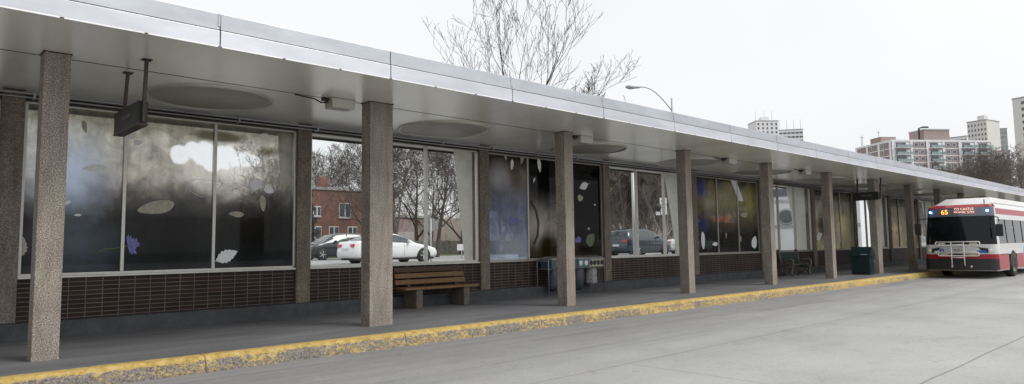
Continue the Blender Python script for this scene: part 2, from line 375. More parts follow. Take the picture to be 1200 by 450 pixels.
g = MB(); g.add([(-80, -70, ROADZ), (160, -70, ROADZ), (160, -1.2, ROADZ), (-80, -1.2, ROADZ)], [(0, 1, 2, 3)])
tag(g.build('road', 'road_concrete'), kind='structure')
sheet('street', 'street_asphalt', -60, 150, 5.2, 36, .05, 60, 30)
sheet('grass_verge', 'grass', -60, 150, 36.2, 43, .06, 30, 6)
# platform and kerb
g = MB(); g.box(-14, 62, -.975, 4.9, -.3, 0); tag(g.build('platform', 'platform_asphalt'), kind='structure')
g = MB(); rnd = random.Random(3); prof = [(-.972, -.3), (-.972, .004), (-1.0, .007), (-1.13, .004), (-1.165, -.008), (-1.19, -.04), (-1.235, -.215), (-1.235, -.3)]
xs = [-14+i*.09 for i in range(845)]; vs = []
for x in xs:
    for q, (y, z) in enumerate(prof):
        j = 0 if q in (0, 1, 7) else .006
        jj = j*(2.2 if q in (4, 5) else 1)
        vs.append((x, y+rnd.uniform(-jj, jj), z+rnd.uniform(-jj*.6, jj*.4)))
n = len(prof); g.add(vs, [(i*n+k, i*n+k+1, (i+1)*n+k+1, (i+1)*n+k) for i in range(len(xs)-1) for k in range(n-1)], True)
tag(g.build('kerb', 'kerb_paint'), kind='structure')

# ------------------------------------------------------------------ the station shelter
st = empty('station_shelter', (0, 0, 0), 0, 'long low bus station shelter with flat metal canopy, concrete columns and glazed brick back wall', 'bus shelter')
SOF = 3.93; X0, X1 = -13.5, 61.5
YF, YR = -1.6, 4.25
g = MB(); g.box(X0, X1, YF+.03, .283, SOF, SOF+.02); g.box(X0, X1, .309, YR, SOF, SOF+.02); soff = g.build('soffit', 'soffit', st)
g = MB(); g.box(X0, X1, .284, .308, SOF-.003, SOF+.03); g.build('soffit_seam', 'dark_metal', st)
g = MB(); g.box(X0+.02, X1-.02, YF+.06, YR-.03, SOF+.04, 4.36); roof = g.build('roof', 'roofing', st)
g = MB(); g.box(X0, X1, YR, YR+.04, SOF-.05, 4.37); g.build('rear_fascia', 'bronze', st)
g = MB(); gu = MB(); gl = MB(); xx = 1.47-2.56*6
while xx < X1:
    a, b_ = xx+.006, min(xx+2.56-.006, X1)
    g.box(a, b_, YF, YF+.03, SOF-.0, SOF+.205); gu.box(a, b_, YF+.012, YF+.05, SOF+.217, SOF+.43)
    gu.box(xx-.03, xx+.0, YF+.004, YF+.04, SOF+.26, SOF+.432) if random.random() < .5 else None
    for k in range(3): gl.box(xx+.02+k*.85, xx+.85*(k+1)-.02, YF-.006, YF+.03, SOF-.014, SOF+.004)
    xx += 2.56
f = g.build('fascia', 'fascia', st, .004); gu.build('upper_fascia', 'fascia_upper', st, .004); gl.build('drip_edge', 'lip', st)
g = MB(); g.box(X0, X1, YF+.03, YF+.05, SOF+.1, SOF+.3); g.build('fascia_backing', 'dark_metal', st)
# columns (x centre, width)
cols = [(-9.8, .29), (-4.9, .29), (0, .295), (4.885, .47), (9.83, .29), (14.755, .29), (19.6, .31), (24.36, .31), (29.1, .48), (33.6, .31), (38.1, .31), (42.4, .31), (47.1, .31), (51.9, .48), (56.6, .31)]
for i, (x, w) in enumerate(cols):
    g = MB(); h = w/2; j = random.uniform(-.012, .012); ch = .012
    g.box(x-h, x+h, 0, .29, -.02, SOF+.012); g.build('column', 'aggregate', st, .01)
    s = MB(); s.box(x-h-.012, x+h+.012, -.012, .302, SOF-.012, SOF+.006); s.build('column_seal', 'dark_metal', st)
# piers, fins, base, brick, window bays
WY = 2.78
g = MB(); g.box(X0, X1, 2.62, 3.0, -.02, .262); g.build('base_course', 'navy', st, .01)
g = MB(); g.box(X0, X1, WY+.02, WY+.26, 3.765, SOF); g.build('header_beam', 'bronze', st)
g = MB()
for z, r in ((3.865, .021), (3.80, .014)): g.tube([(X0, WY-.10, z), (X1, WY-.10, z)], r, 8)
x = X0+.6
while x < X1: g.box(x-.015, x+.015, WY-.13, WY+.02, 3.78, 3.90); x += 1.63
g.box(X0, X1, WY-.02, WY+.02, 3.86, SOF-.002)
g.build('conduit', 'pipe', st)
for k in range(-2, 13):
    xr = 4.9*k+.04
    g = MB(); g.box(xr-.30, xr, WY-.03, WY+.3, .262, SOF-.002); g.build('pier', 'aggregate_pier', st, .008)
    if k > -3:
        f = MB(); f.hexa([(xr-.19, WY+.302, 0), (xr-.03, WY+.302, 0), (xr-.03, 3.40, 0), (xr-.19, 3.40, 0)],
               [(xr-.19, WY+.302, SOF-.001), (xr-.03, WY+.302, SOF-.001), (xr-.03, 3.98, SOF-.001), (xr-.19, 3.98, SOF-.001)]); f.build('fin', 'stucco', st, .01)

# films of the art bays
film('film_mist', [(1.0, (.035, .042, .05)), (1.9, (.045, .047, .05)), (2.2, (.14, .13, .12)), (2.6, (.50, .475, .43)), (3.3, (.55, .54, .49)), (3.72, (.35, .33, .27))],
     spots=[(.7, 2.6, .8, 1.0, (.50, .56, .66), .9, .85), (.8, 1.5, .85, .7, (.17, .22, .28), .9, .8), (3.4, 2.95, 1.3, .75, (.86, .85, .82), .95, .85),
            (3.1, 3.50, .62, .13, (.11, .085, .03), .5, .75), (4.05, 3.30, .25, .12, (.16, .13, .04), .6, .5), (2.3, 1.5, .8, .7, (.008, .009, .008), .9, .8), (3.9, 1.6, .8, .8, (.008, .008, .007), .8, .8)],
     clear=[(2.40, 3.10, .19, .20), (2.62, 3.20, .18, .18), (2.85, 3.15, .30, .26), (2.98, 3.02, .22, .24), (3.22, 3.12, .32, .25), (3.50, 3.10, .36, .17), (3.72, 3.10, .20, .12)], see=.015)
film('film_blue', [(1.0, (.55, .63, .74)), (1.6, (.42, .49, .64)), (2.4, (.30, .34, .48)), (2.9, (.36, .34, .36)), (3.3, (.34, .27, .20)), (3.72, (.10, .08, .06))],
     spots=[(10.3, 3.2, .5, .5, (.66, .68, .74), .8, .8), (10.7, 1.3, .7, .5, (.72, .78, .86), .9, .8), (10.9, 3.1, .3, .45, (.20, .13, .08), .9, .8)], see=.02, wob=.35)
film('film_night', [(1.0, (.035, .028, .015)), (1.35, (.16, .135, .09)), (1.9, (.50, .47, .42)), (2.4, (.22, .205, .19)), (2.9, (.012, .012, .013)), (3.72, (.010, .009, .008))],
     spots=[(11.75, 1.9, .45, .75, (.66, .63, .58), .9, .85), (12.1, 1.3, .45, .45, (.035, .022, .004), .5, .9), (13.8, 2.3, 1.15, 1.6, (.006, .006, .006), .35, .97)], see=.0, wob=.3)
film('film_olive', [(1.0, (.03, .035, .04)), (1.7, (.05, .05, .05)), (2.3, (.26, .21, .14)), (2.9, (.42, .38, .20)), (3.4, (.34, .31, .17)), (3.72, (.12, .11, .07))],
     spots=[(20.1, 3.3, .6, .5, (.10, .14, .46), .9, .9), (20.1, 2.0, .6, .5, (.05, .08, .30), .8, .8), (21.4, 2.25, .8, .16, (.60, .24, .12), .8, .7), (20.5, 2.8, .5, .3, (.55, .52, .48), .9, .7), (23.6, 3.0, .5, .9, (.50, .48, .20), .8, .8)], see=.03)
film('film_gold', [(1.0, (.50, .44, .26)), (1.7, (.42, .36, .20)), (2.4, (.40, .35, .18)), (3.0, (.28, .23, .11)), (3.72, (.05, .05, .04))],
     spots=[(30.3, 2.2, .5, 1.0, (.03, .03, .03), .7, .9), (32.6, 2.2, .8, .9, (.80, .66, .28), .8, .8)], see=.05)
bayfilm = {-2: 'film_mist', 0: 'film_mist', 2: ('film_blue', 'film_night', 'film_night'), 4: 'film_olive', 6: 'film_gold', 8: 'film_gold', 10: 'film_olive', 12: 'film_gold'}
WIN = {}
for k in range(-2, 12):
    a, b_ = 4.9*k+.045, 4.9*(k+1)+.04-.305
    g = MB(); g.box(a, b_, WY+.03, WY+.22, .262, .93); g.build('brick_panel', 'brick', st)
    fr = MB(); ma = 'alu_light' if k in (0, 1, 3) else 'alu'
    y0, y1 = WY+.05, WY+.12
    fr.box(a-.02, b_+.02, WY-.005, WY+.24, .932, .965); fr.box(a, b_, y0, y1, .965, 1.01); fr.box(a, b_, y0, y1, 3.735, 3.764)
    ms = [a+.02, a+1.46, a+2.98, b_-.02]
    for q, x in enumerate(ms):
        w = .022 if q in (0, 3) else .027
        fr.box(x-w, x+w, y0-.012, y1+.012, 1.011, 3.734)
    W = fr.build('window', ma, st, .004); WIN[k] = W
    for q in range(3):
        bf = bayfilm.get(k, 'clear_glass'); bf = bf if isinstance(bf, str) else bf[q]
        p_ = MB(); p_.add([(ms[q]+.02, WY+.083, 1.0), (ms[q+1]-.02, WY+.083, 1.0), (ms[q+1]-.02, WY+.083, 3.74), (ms[q]+.02, WY+.083, 3.74)], [(0, 1, 2, 3)]); p_.build('pane', bf, W)

# cut-out leaf, petal and flower prints stuck on the panes
def outline(kind, n=40):
    if kind == 'leaf':
        up_ = [(t_, .27*math.sin(math.pi*t_**.85)*(1+.10*math.sin(t_*38))) for t_ in [i/n for i in range(n+1)]]
        return [(x-.5, y) for x, y in up_]+[(x-.5, -y*.95) for x, y in reversed(up_[1:-1])]+[]
    if kind == 'petal':
        return [(.5*math.cos(2*math.pi*i/n)*(1+.12*math.sin(4*math.pi*i/n)), .19*math.sin(2*math.pi*i/n)*(1+.25*math.cos(2*math.pi*i/n))) for i in range(n)]
    if kind == 'round':
        return [(.5*math.cos(2*math.pi*i/n)*(1+.09*math.sin(10*math.pi*i/n+1)), .40*math.sin(2*math.pi*i/n)*(1+.10*math.cos(6*math.pi*i/n))) for i in range(n)]
def sticker(k, kind, px, py, w, ang, m, name, aspect=1., side=-1):
    c = atY(px, py, WY+.075)
    g = MB(); ca, sa = math.cos(R(ang)), math.sin(R(ang))
    if kind == 'flower':
        for i in range(15):
            a = ang+(-75+150*i/14)+random.uniform(-6, 6); L = w*random.uniform(.4, .62); ux, uz = math.cos(R(a)), math.sin(R(a)); wd = .022*w/.3+.002
            g.add([(c.x-uz*wd*.3, WY+.0735-.0003*i, c.z+ux*wd*.3), (c.x+uz*wd*.3, WY+.0735-.0003*i, c.z-ux*wd*.3), (c.x+ux*L*.7+uz*wd, WY+.0735-.0003*i, c.z+uz*L*.7-ux*wd), (c.x+ux*L, WY+.0735-.0003*i, c.z+uz*L), (c.x+ux*L*.7-uz*wd, WY+.0735-.0003*i, c.z+uz*L*.7+ux*wd)], [(0, 1, 2, 3, 4)])
        return g.build(name, m, WIN[k])
    pts = outline(kind); q = [(c.x+(u*ca-v*aspect*sa)*w, c.z+(u*sa+v*aspect*ca)*w) for u, v in pts]
    g.prism(q, 1, WY+.074, WY+.0765)
    if kind == 'leaf' and w > .3:
        g.tube([(c.x-ca*w*.5, WY+.0735, c.z-sa*w*.5), (c.x-ca*w*.68, WY+.0735, c.z-sa*w*.64)], .006, 5)
    return g.build(name, m, WIN[k])
def curve_line(k, pts, r, m, name='stem_print'):
    P = [atY(x, y, WY+.075) for x, y in pts]; g = MB(); g.tube([(q.x, WY+.0755, q.z) for q in P], r, 5); return g.build(name, m, WIN[k])
SP = [(0, 'petal', 183, 243, .60, 9, 'petal_cream', 'petal_print'), (0, 'petal', 111, 197, .34, 2, 'leaf_white', 'petal_print'), (0, 'leaf', 266, 300, .44, 24, 'leaf_white', 'leaf_print'),
      (0, 'round', 300, 216, .26, 30, 'leaf_white', 'flower_print'), (0, 'round', 315, 222, .20, -30, 'leaf_white', 'flower_print'), (0, 'petal', 308, 238, .32, 92, 'petal_cream', 'petal_print'),
      (0, 'petal', 277, 251, .28, -6, 'petal_cream', 'petal_print'), (0, 'round', 284, 166, .10, 0, 'leaf_white', 'petal_print'), (0, 'round', 161, 167, .13, 0, 'leaf_white', 'petal_print'), (0, 'round', 155, 160, .11, 50, 'leaf_white', 'petal_print'),
      (0, 'petal', 99, 148, .20, 100, 'petal_cream', 'petal_print'), (0, 'petal', 91, 252, .10, 0, 'leaf_white', 'petal_print'), (0, 'leaf', 24, 290, .35, 80, 'petal_cream', 'leaf_print'),
      (0, 'petal', 78, 238, .14, 30, 'leaf_white', 'petal_print'), (0, 'petal', 310, 158, .16, 0, 'leaf_white', 'petal_print'),
      (2, 'leaf', 684, 218, .42, 200, 'leaf_white', 'leaf_print'), (2, 'petal', 632, 194, .36, 95, 'leaf_white', 'petal_print'), (2, 'round', 680, 232, .24, 0, 'petal_cream', 'petal_print'),
      (2, 'round', 692, 281, .42, 40, 'petal_green', 'leaf_print'), (2, 'petal', 626, 211, .14, 60, 'leaf_white', 'petal_print'), (2, 'petal', 687, 190, .18, 20, 'petal_green', 'petal_print'),
      (2, 'round', 697, 240, .07, 0, 'leaf_white', 'petal_print'), (2, 'round', 690, 268, .10, 0, 'petal_cream', 'petal_print'), (2, 'petal', 600, 193, .28, 80, 'leaf_white', 'petal_print'), (2, 'petal', 592, 180, .34, 100, 'petal_cream', 'petal_print'), (2, 'petal', 612, 185, .34, 75, 'petal_cream', 'petal_print'),
      (4, 'petal', 824, 282, .62, 88, 'leaf_white', 'petal_print'), (4, 'petal', 838, 286, .36, 0, 'leaf_white', 'petal_print'), (4, 'round', 884, 284, .50, 60, 'leaf_white', 'leaf_print'),
      (4, 'petal', 868, 280, .26, 90, 'petal_cream', 'petal_print'), (4, 'petal', 851, 276, .22, 85, 'petal_cream', 'petal_print'), (4, 'petal', 872, 252, .5, 0, 'petal_cream', 'petal_print'),
      (6, 'petal', 984, 272, 1.0, 88, 'leaf_white', 'petal_print'), (6, 'petal', 975, 265, .7, 92, 'smoke_dark', 'petal_print'), (6, 'leaf', 960, 277, .7, 20, 'leaf_white', 'leaf_print'), (6, 'petal', 988, 246, .6, 70, 'petal_cream', 'petal_print')]
for s_ in SP: sticker(*s_)
sticker(0, 'flower', 150, 288, .34, 10, 'petal_blue', 'flower_print')
sticker(2, 'flower', 603, 262, .34, 120, 'petal_blue', 'flower_print'); sticker(2, 'flower', 677, 284, .34, 90, 'petal_blue', 'flower_print')
curve_line(0, [(110, 299), (122, 292), (135, 291), (150, 288)], .014, 'petal_green')
curve_line(0, [(218, 214), (224, 225), (236, 231), (252, 226), (262, 214)], .005, 'leaf_white', 'sketch_print')
curve_line(0, [(218, 214), (230, 210), (246, 211), (262, 214)], .004, 'leaf_white', 'sketch_print')
curve_line(2, [(622, 236), (628, 246), (631, 262), (630, 276), (626, 286)], .035, 'smoke_dark', 'smoke_print')
# hanging white notice panel behind the olive film
g = MB(); a = atY(856, 211, WY+.07); b_ = atY(870, 236, WY+.07); g.prism([(a.x, a.z), (a.x+.42, a.z-.02), (b_.x+.05, b_.z), (b_.x-.32, b_.z)], 1, WY+.05, WY+.07); g.build('notice_print', 'leaf_white', WIN[4])

# ceiling discs
for k in range(-2, 12):
    cx, cy = 4.9*k+2.45+.1*(k > 0), 1.52
    g = MB(); g.lathe([(.0001, SOF-.012), (.90, SOF-.018), (.935, SOF-.002)], 48, (cx, cy, 0)); d = g.build('ceiling_disc', 'disc', st)
    r = MB(); r.lathe([(.965, SOF+.002), (.968, SOF-.03), (.99, SOF-.038), (1.015, SOF-.03), (1.02, SOF+.002)], 48, (cx, cy, 0)); r.build('rim', 'lightbox', d)
# under-canopy lights
lbl = ['grey box light on the soffit beside the wide near column', 'grey box light on the soffit just past the second bench column', 'grey box light on the soffit above the olive art window', 'small far box light on the soffit beyond the clear round-window bay']
for i, x in enumerate((3.98, 10.42, 17.25, 22.6)):
    e = empty('ceiling_light', (x, .13, SOF), 0, lbl[i], 'light', 'box lights under the canopy')
    g = MB(); g.hexa([(.02, .01, -.17), (.44, .01, -.16), (.44, .29, -.16), (.02, .29, -.17)], [(0, 0, -.004), (.46, 0, -.004), (.46, .30, -.004), (0, .30, -.004)]); g.build('housing', 'lightbox', e, .012)
    g = MB(); g.box(.08, .39, .06, .24, -.172, -.15); g.build('lens', 'disc', e)
    g = MB(); g.tube([(.0, .15, -.07), (-.12, .16, -.09), (-.25, .16, -.04), (-.6, .15, -.02)], .012, 6); g.box(-.1, .0, .1, .2, -.05, 0); g.build('conduit', 'dark_metal', e)

# hanging signs
def hsign(x, ya, yb, label):
    e = empty('hanging_sign', (x, 0, SOF), 0, label, 'sign', 'dark box signs hung from the canopy')
    for y0, y1 in ((-.36, -.29), (.56, .74 if x < 5 else .6)):
        g = MB(); w = .03
        g.hexa([(-.02, y1-w, -.84), (.02, y1-w, -.84), (.02, y1+w, -.84), (-.02, y1+w, -.84)], [(-.02, y0-w, 0), (.02, y0-w, 0), (.02, y0+w, 0), (-.02, y0+w, 0)]); g.build('hanger', 'bronze', e, .003)
        g = MB(); g.box(-.06, .06, y0-.06, y0+.06, -.012, -.001); g.build('ceiling_plate', 'dark_metal', e)
    g = MB(); g.box(-.065, .065, ya, yb, -.87, -.55); b_ = g.build('sign_box', 'black_plastic', e, .008)
    g = MB(); g.box(-.07, .07, ya-.006, yb+.006, -.885, -.862); g.build('trim', 'bronze', b_)
    text('lettering', 'BUS LOOP', .085, 'rack_grey', b_, (-.068, (ya+yb)/2-.05, -.70), (math.pi/2, 0, -math.pi/2))
hsign(.95, -.25, .96, 'dark box sign hung on two bars from the canopy beside the nearest column')
hsign(28.55, -.25, .75, 'small dark box sign hung above the green litter bin')

# ------------------------------------------------------------------ wooden bench
bn = empty('wooden_bench', (6.85, 2.1, 0), 0, 'brown wooden plank bench on two concrete slab legs against the brick wall', 'bench')
for x in (.28, 1.62):
    g = MB(); g.prism([(.02, 0), (.50, 0), (.50, .41), (.02, .41)], 0, x, x+.17); g.build('leg', 'bench_concrete', bn, .012)
    g = MB(); g.hexa([(x+.05, .42, .41), (x+.12, .42, .41), (x+.12, .46, .41), (x+.05, .46, .41)], [(x+.05, .50, .92), (x+.12, .50, .92), (x+.12, .53, .92), (x+.05, .53, .92)]); g.build('back_support', 'dark_metal', bn)
for j in range(3):
    g = MB(); g.box(-.02+.01*j, 2.07-.01*j, 0+.155*j, .14+.155*j, .415, .462); g.build('seat_plank', 'plank', bn, .006)
for j, (z, m_) in enumerate(((.52, 'plank'), (.66, 'plank'), (.79, 'plank_dark'))):
    g = MB(); y = .44+.02*j; g.hexa([(0, y-.02, z), (1.98-.02*j, y-.02, z), (1.98-.02*j, y+.02, z), (0, y+.02, z)], [(0, y, z+.105), (1.98-.02*j, y, z+.105), (1.98-.02*j, y+.04, z+.105), (0, y+.04, z+.105)]); g.build('back_plank', m_, bn, .006)

# ------------------------------------------------------------------ recycling rack
rk = empty('recycling_rack', (11.45, 2.25, 0), 0, 'grey steel recycling rack with blue and black openings and hanging bags', 'recycling station')
g = MB()
for x, y in ((0, 0), (2.32, 0), (0, .42), (2.32, .42)): g.tube([(x, y, 0), (x, y, .93), (x+(.05 if x == 0 else -.05), y, .985)], .016, 8)
g.tube([(1.78, 0, 0), (1.78, 0, .74)], .016, 8)
for y in (0, .42): g.tube([(.05, y, .985), (2.27, y, .985)], .016, 8); g.tube([(0, y, .72), (2.32, y, .72)], .012, 8)
for x in (0, 2.32): g.tube([(x, 0, .72), (x, .42, .72)], .012, 8); g.tube([(x, 0, .93), (x, .42, .93)], .012, 8)
g.build('frame', 'rack_grey', rk)
def front(x0, x1, m_, mo, nh):
    g = MB(); g.box(x0, x1, -.02, .40, .735, .955); p_ = g.build('opening_panel', m_, rk, .012)
    for i in range(nh):
        cx = x0+(x1-x0)*(i+.5)/nh; h = MB(); h.lathe([(.0001, -.026), (.055, -.027), (.07, -.022), (.075, -.016)], 20, (cx, 0, .85), 1); h.build('opening', mo, p_)
    g = MB(); g.prism([(-.03, .955), (.44, .955), (.40, 1.02), (.21, 1.05), (.0, 1.01)], 0, x0+.01, x1-.01); g.build('lid', 'rack_grey', rk, .006)
front(.10, .62, 'blue_plastic', 'rack_grey', 1); front(.66, 1.14, 'blue_plastic', 'rack_grey', 1); front(1.17, 1.62, 'teal_plastic', 'lamp_clear', 2); front(1.65, 2.26, 'tan_plastic', 'ink', 4)
def bagm(x, m_, z0, w, seed):
    rr = random.Random(seed); g = MB(); vs = []; zs = [.735, .66, .55, .42, .30, z0+.06, z0]; n = 14
    for i, z in enumerate(zs):
        r = w*(.86, .95, 1.0, 1.02, .98, .85, .30)[i]
        for k in range(n):
            a = 2*math.pi*k/n; q = r*(1+rr.uniform(-.12, .12)); vs.append((x+q*math.cos(a), .2+q*math.sin(a)*.8, z+rr.uniform(-.015, .015)*(i > 0)))
    g.add(vs, [(i*n+k, i*n+(k+1) % n, (i+1)*n+(k+1) % n, (i+1)*n+k) for i in range(len(zs)-1) for k in range(n)]+[tuple(range(6*n, 7*n))], True); g.build('bag', m_, rk)
bagm(.38, 'bag_blue', .12, .17, 1); bagm(.90, 'bag_blue', .10, .17, 2); bagm(1.40, 'bag_blue', .10, .18, 3); bagm(1.95, 'bag', .20, .19, 4)

# ------------------------------------------------------------------ green bench with scrolled ends
gb = empty('green_bench', (24.95, 1.85, 0), 0, 'dark green slatted bench with scrolled grey cast ends under the clear window', 'bench')
for x in (0, 1.62):
    g = MB()
    def arc(cx, cz, r, a0, a1, n=12): return [(x+.04, cx+r*math.cos(R(a0+(a1-a0)*i/n)), cz+r*math.sin(R(a0+(a1-a0)*i/n))) for i in range(n+1)]
    g.tube([(x+.04, .03, 0), (x+.04, .10, .14), (x+.04, .06, .30), (x+.04, .02, .42), (x+.04, .0, .60), (x+.04, .06, .66), (x+.04, .30, .63), (x+.04, .42, .58)], .045, 8)
    g.tube([(x+.04, .56, 0), (x+.04, .48, .14), (x+.04, .46, .36), (x+.04, .50, .60), (x+.04, .58, .98)], .045, 8)
    g.tube([(x+.04, .04, .41), (x+.04, .25, .37), (x+.04, .48, .40)], .045, 8)
    g.tube(arc(.14, .52, .075, 0, 360), .026, 8); g.tube(arc(.33, .50, .075, 0, 360), .026, 8); g.tube(arc(.16, .25, .085, 0, 360), .028, 8); g.tube(arc(.36, .24, .085, 0, 360), .028, 8)
    g.tube([(x+.04, .10, .1), (x+.04, .27, .07), (x+.04, .47, .1)], .035, 8)
    g.tube(arc(.60, .99, .05, 0, 360), .03, 8)
    g.build('end_frame', 'cast_grey', gb)
for j in range(5):
    g = MB(); g.box(.0, 1.70, .04+.09*j, .11+.09*j, .43, .46); g.build('seat_slat', 'green_slat', gb, .005)
for j, z in enumerate((.56, .70, .84)):
    g = MB(); y = .50+.03*j; g.box(.0, 1.70, y-.02, y+.015, z, z+.11); g.build('back_slat', 'green_slat', gb, .005)

# ------------------------------------------------------------------ green litter bin house
lb = empty('litter_bin', (27.6, -.1, 0), 0, 'dark green litter bin cabinet with a peaked roof beside the wide column', 'litter bin')
g = MB(); g.box(.01, .49, .02, .74, .02, .74); g.build('cabinet', 'bin_green', lb, .01)
g = MB(); g.prism([(-.03, .72), (.53, .72), (.53, .78), (.27, 1.12), (.23, 1.12), (-.03, .78)], 1, -.02, .78); g.build('lid', 'bin_green', lb, .008)
for y in (.14, .26, .38, .50, .62):
    g = MB(); g.box(-.004, .012, y-.045, y+.045, .08, .70); g.build('door_slat', 'bin_green', lb, .003)
g = MB(); g.box(.06, .44, .004, .022, .08, .66); dr = g.build('door', 'bin_green', lb, .006)
g = MB(); g.box(.10, .40, -.032, -.018, .76, .90); g.build('flap', 'black_plastic', lb, .004)
g = MB(); g.tube([(.36, .002, .50), (.36, -.02, .50), (.36, -.02, .58), (.36, .002, .58)], .008, 6); g.build('handle', 'galv', dr)
g = MB(); g.box(-.024, -.006, .10, .34, .80, .83); g.build('badge', 'galv', lb)
for x in (.03, .41):
    g = MB(); g.box(x, x+.06, .06, .12, 0, .02); g.box(x, x+.06, .64, .70, 0, .02); g.build('foot', 'black_plastic', lb)

# ------------------------------------------------------------------ the bus
BX, BY = 30.4, -2.5
bus = empty('bus', (BX, BY, ROADZ), 0, 'white and red city bus on route 65 with a bike rack on its nose', 'bus')
HWB, LB = 1.275, 12.2
def rake(z): return 0 if z < 1.3 else (.02+.20*((z-1.3)/1.45)**1.2 if z < 2.85 else .24+(z-2.85)*1.6)
def inset(z): return 0 if z < 1.35 else .09*(z-1.35)/1.6 if z < 2.85 else .085+(z-2.85)*.9
def ring(z):
    r = rake(z); h = HWB-inset(z); cr = .34; P = []
    for i in range(7): P.append((r+.10*((i/6.)**2), -(h-cr)*(i/6.)))       # nose, slightly curved, towards -y
    for i in range(1, 9):
        a = R(90*i/8); P.append((r+.10+cr*(1-math.cos(a)), -(h-cr)-cr*math.sin(a)))
    x_s = r+.10+cr
    for xq in SX: P.append((max(xq, x_s+.01), -h))
    return P
SX = [.60, 1.2, 2.02, 2.22, 3.38, 3.58, 5.0, 6.5, 8.0, 8.32, 9.5, 11.9, 12.2]
def bband(name, m_, z0, z1, i0, i1, side, nz=3, off=0., parent=None):
    g = MB(); vs = []; rows = nz+1
    for r_ in range(rows):
        z = z0+(z1-z0)*r_/nz; P = ring(z)
        for i in range(i0, i1+1):
            x, y = P[i]
            if off:
                j0, j1 = max(i-1, 0), min(i+1, len(P)-1); tx, ty = P[j1][0]-P[j0][0], P[j1][1]-P[j0][1]; L = math.hypot(tx, ty) or 1
                x += (ty/L)*off; y += (-tx/L)*off
            vs.append((x, y*(1 if side > 0 else -1), z))
    n = i1-i0+1
    g.add(vs, [(r_*n+i, r_*n+i+1, (r_+1)*n+i+1, (r_+1)*n+i) for r_ in range(nz) for i in range(n-1)], True)
    return g
def both(name, m_, z0, z1, i0, i1, nz=3, off=0.):
    g = bband(name, m_, z0, z1, i0, i1, 1, nz, off); g2 = bband(name, m_, z0, z1, i0, i1, -1, nz, off); g.add(g2.v, g2.f, True); return g.build(name, m_, bus, 0, True)
NR = len(ring(1)); FE = 12           # front segment ends inside the corner
both('bumper', 'black_plastic', .34, .79, 0, FE, 3, .035)
both('front_skirt', 'bus_red', .79, .97, 0, FE, 2, .012)
both('front_panel', 'bus_white', .97, 1.36, 0, FE, 3)
both('windscreen', 'bus_dark', 1.36, 2.50, 0, FE, 8)
g = both('destination_glass', 'bus_sign', 2.50, 2.86, 0, FE, 3, .004)
both('front_cap', 'bus_red', 2.86, 2.98, 0, FE, 3, .01)
for s_ in (-1, 1): bband('', '', .97, 2.86, FE, 15, s_, 8).build('corner_pillar', 'bus_white', bus, 0, True)
both('side_panel', 'bus_white', .95, 1.38, 15, NR-1, 2); both('side_glass', 'bus_dark', 1.38, 2.36, 15, NR-1, 5, -.006)
both('side_upper_panel', 'bus_white', 2.36, 2.56, 15, NR-1, 1); both('red_stripe', 'bus_red', 2.56, 2.80, 15, NR-1, 2, .003); both('side_top_panel', 'bus_white', 2.80, 2.98, 15, NR-1, 2)
for s_ in (-1, 1): bband('', '', .36, .97, FE, 17, s_, 3).build('side_skirt', 'bus_red', bus, 0, True)
# skirt between and behind the wheels
g = MB()
for s_ in (-1, 1): g.box(3.5, 8.05, s_*HWB-.012, s_*HWB+.012, .36, .95) if 0 else None
for s_ in (-1, 1):
    for a_, b2 in ((3.45, 8.0), (9.45, 12.2)): g.box(a_, b2, min(s_*HWB, s_*(HWB-.03)), max(s_*HWB, s_*(HWB-.03)), .36, .952)
g.build('rear_skirt', 'bus_red', bus)
for yy in ((-HWB-.006, -HWB+.001), ):
    g = MB(); g.box(4.7, 7.8, yy[0], yy[1], .55, 1.30); g.build('advert_panel', 'ad_blue', bus)
# arches
for s_ in (-1, 1):
    for xw in (2.80, 8.9):
        g = MB(); yo = s_*(HWB-.001); yi = s_*(HWB-.35); n = 16
        vs = [(xw+.64*math.cos(math.pi*i/n), yo, .48+.60*math.sin(math.pi*i/n)) for i in range(n+1)]+[(xw+.64*math.cos(math.pi*i/n), yi, .48+.60*math.sin(math.pi*i/n)) for i in range(n+1)]
        g.add(vs, [(i, i+1, n+2+i, n+1+i) for i in range(n)], True)
        g.add([(xw, yi, .35)]+[(xw+.66*math.cos(math.pi*i/n), yi, .46+.62*math.sin(math.pi*i/n)) for i in range(n+1)], [(0, i+1, i+2) for i in range(n)])
        g.add([(xw+.60*math.cos(math.pi*i/n), s_*(HWB+.006), .48+.56*math.sin(math.pi*i/n)) for i in range(n+1)]+[(xw+.655*math.cos(math.pi*i/n), s_*(HWB+.006), .48+.615*math.sin(math.pi*i/n)) for i in range(n+1)], [(i, i+1, n+2+i, n+1+i) for i in range(n)])
        g.build('wheel_arch', 'black_plastic', bus)
        g = MB(); g.add([(xw+.61*math.cos(math.pi*i/n), s_*(HWB+.004), .48+.57*math.sin(math.pi*i/n)) for i in range(n+1)], [tuple(range(n+1))]); g.build('wheel_well', 'black_rubber', bus)
        g = MB(); g.lathe([(.30, -.14), (.46, -.15), (.49, -.10), (.49, .10), (.46, .15), (.30, .14)], 32, (0, 0, 0), 1); w = g.build('wheel', 'black_rubber', bus, loc=(xw, s_*(HWB-.13), .49))
        h = MB(); h.lathe([(.0001, s_*.10), (.10, s_*.10), (.12, s_*.05), (.26, s_*.03), (.30, s_*.14)], 24, (0, 0, 0), 1)
        for q in range(8): h.tube([(.19*math.cos(q*.785), s_*.03, .19*math.sin(q*.785)), (.19*math.cos(q*.785), s_*.08, .19*math.sin(q*.785))], .02, 6)
        h.build('rim', 'rim_dark', w)
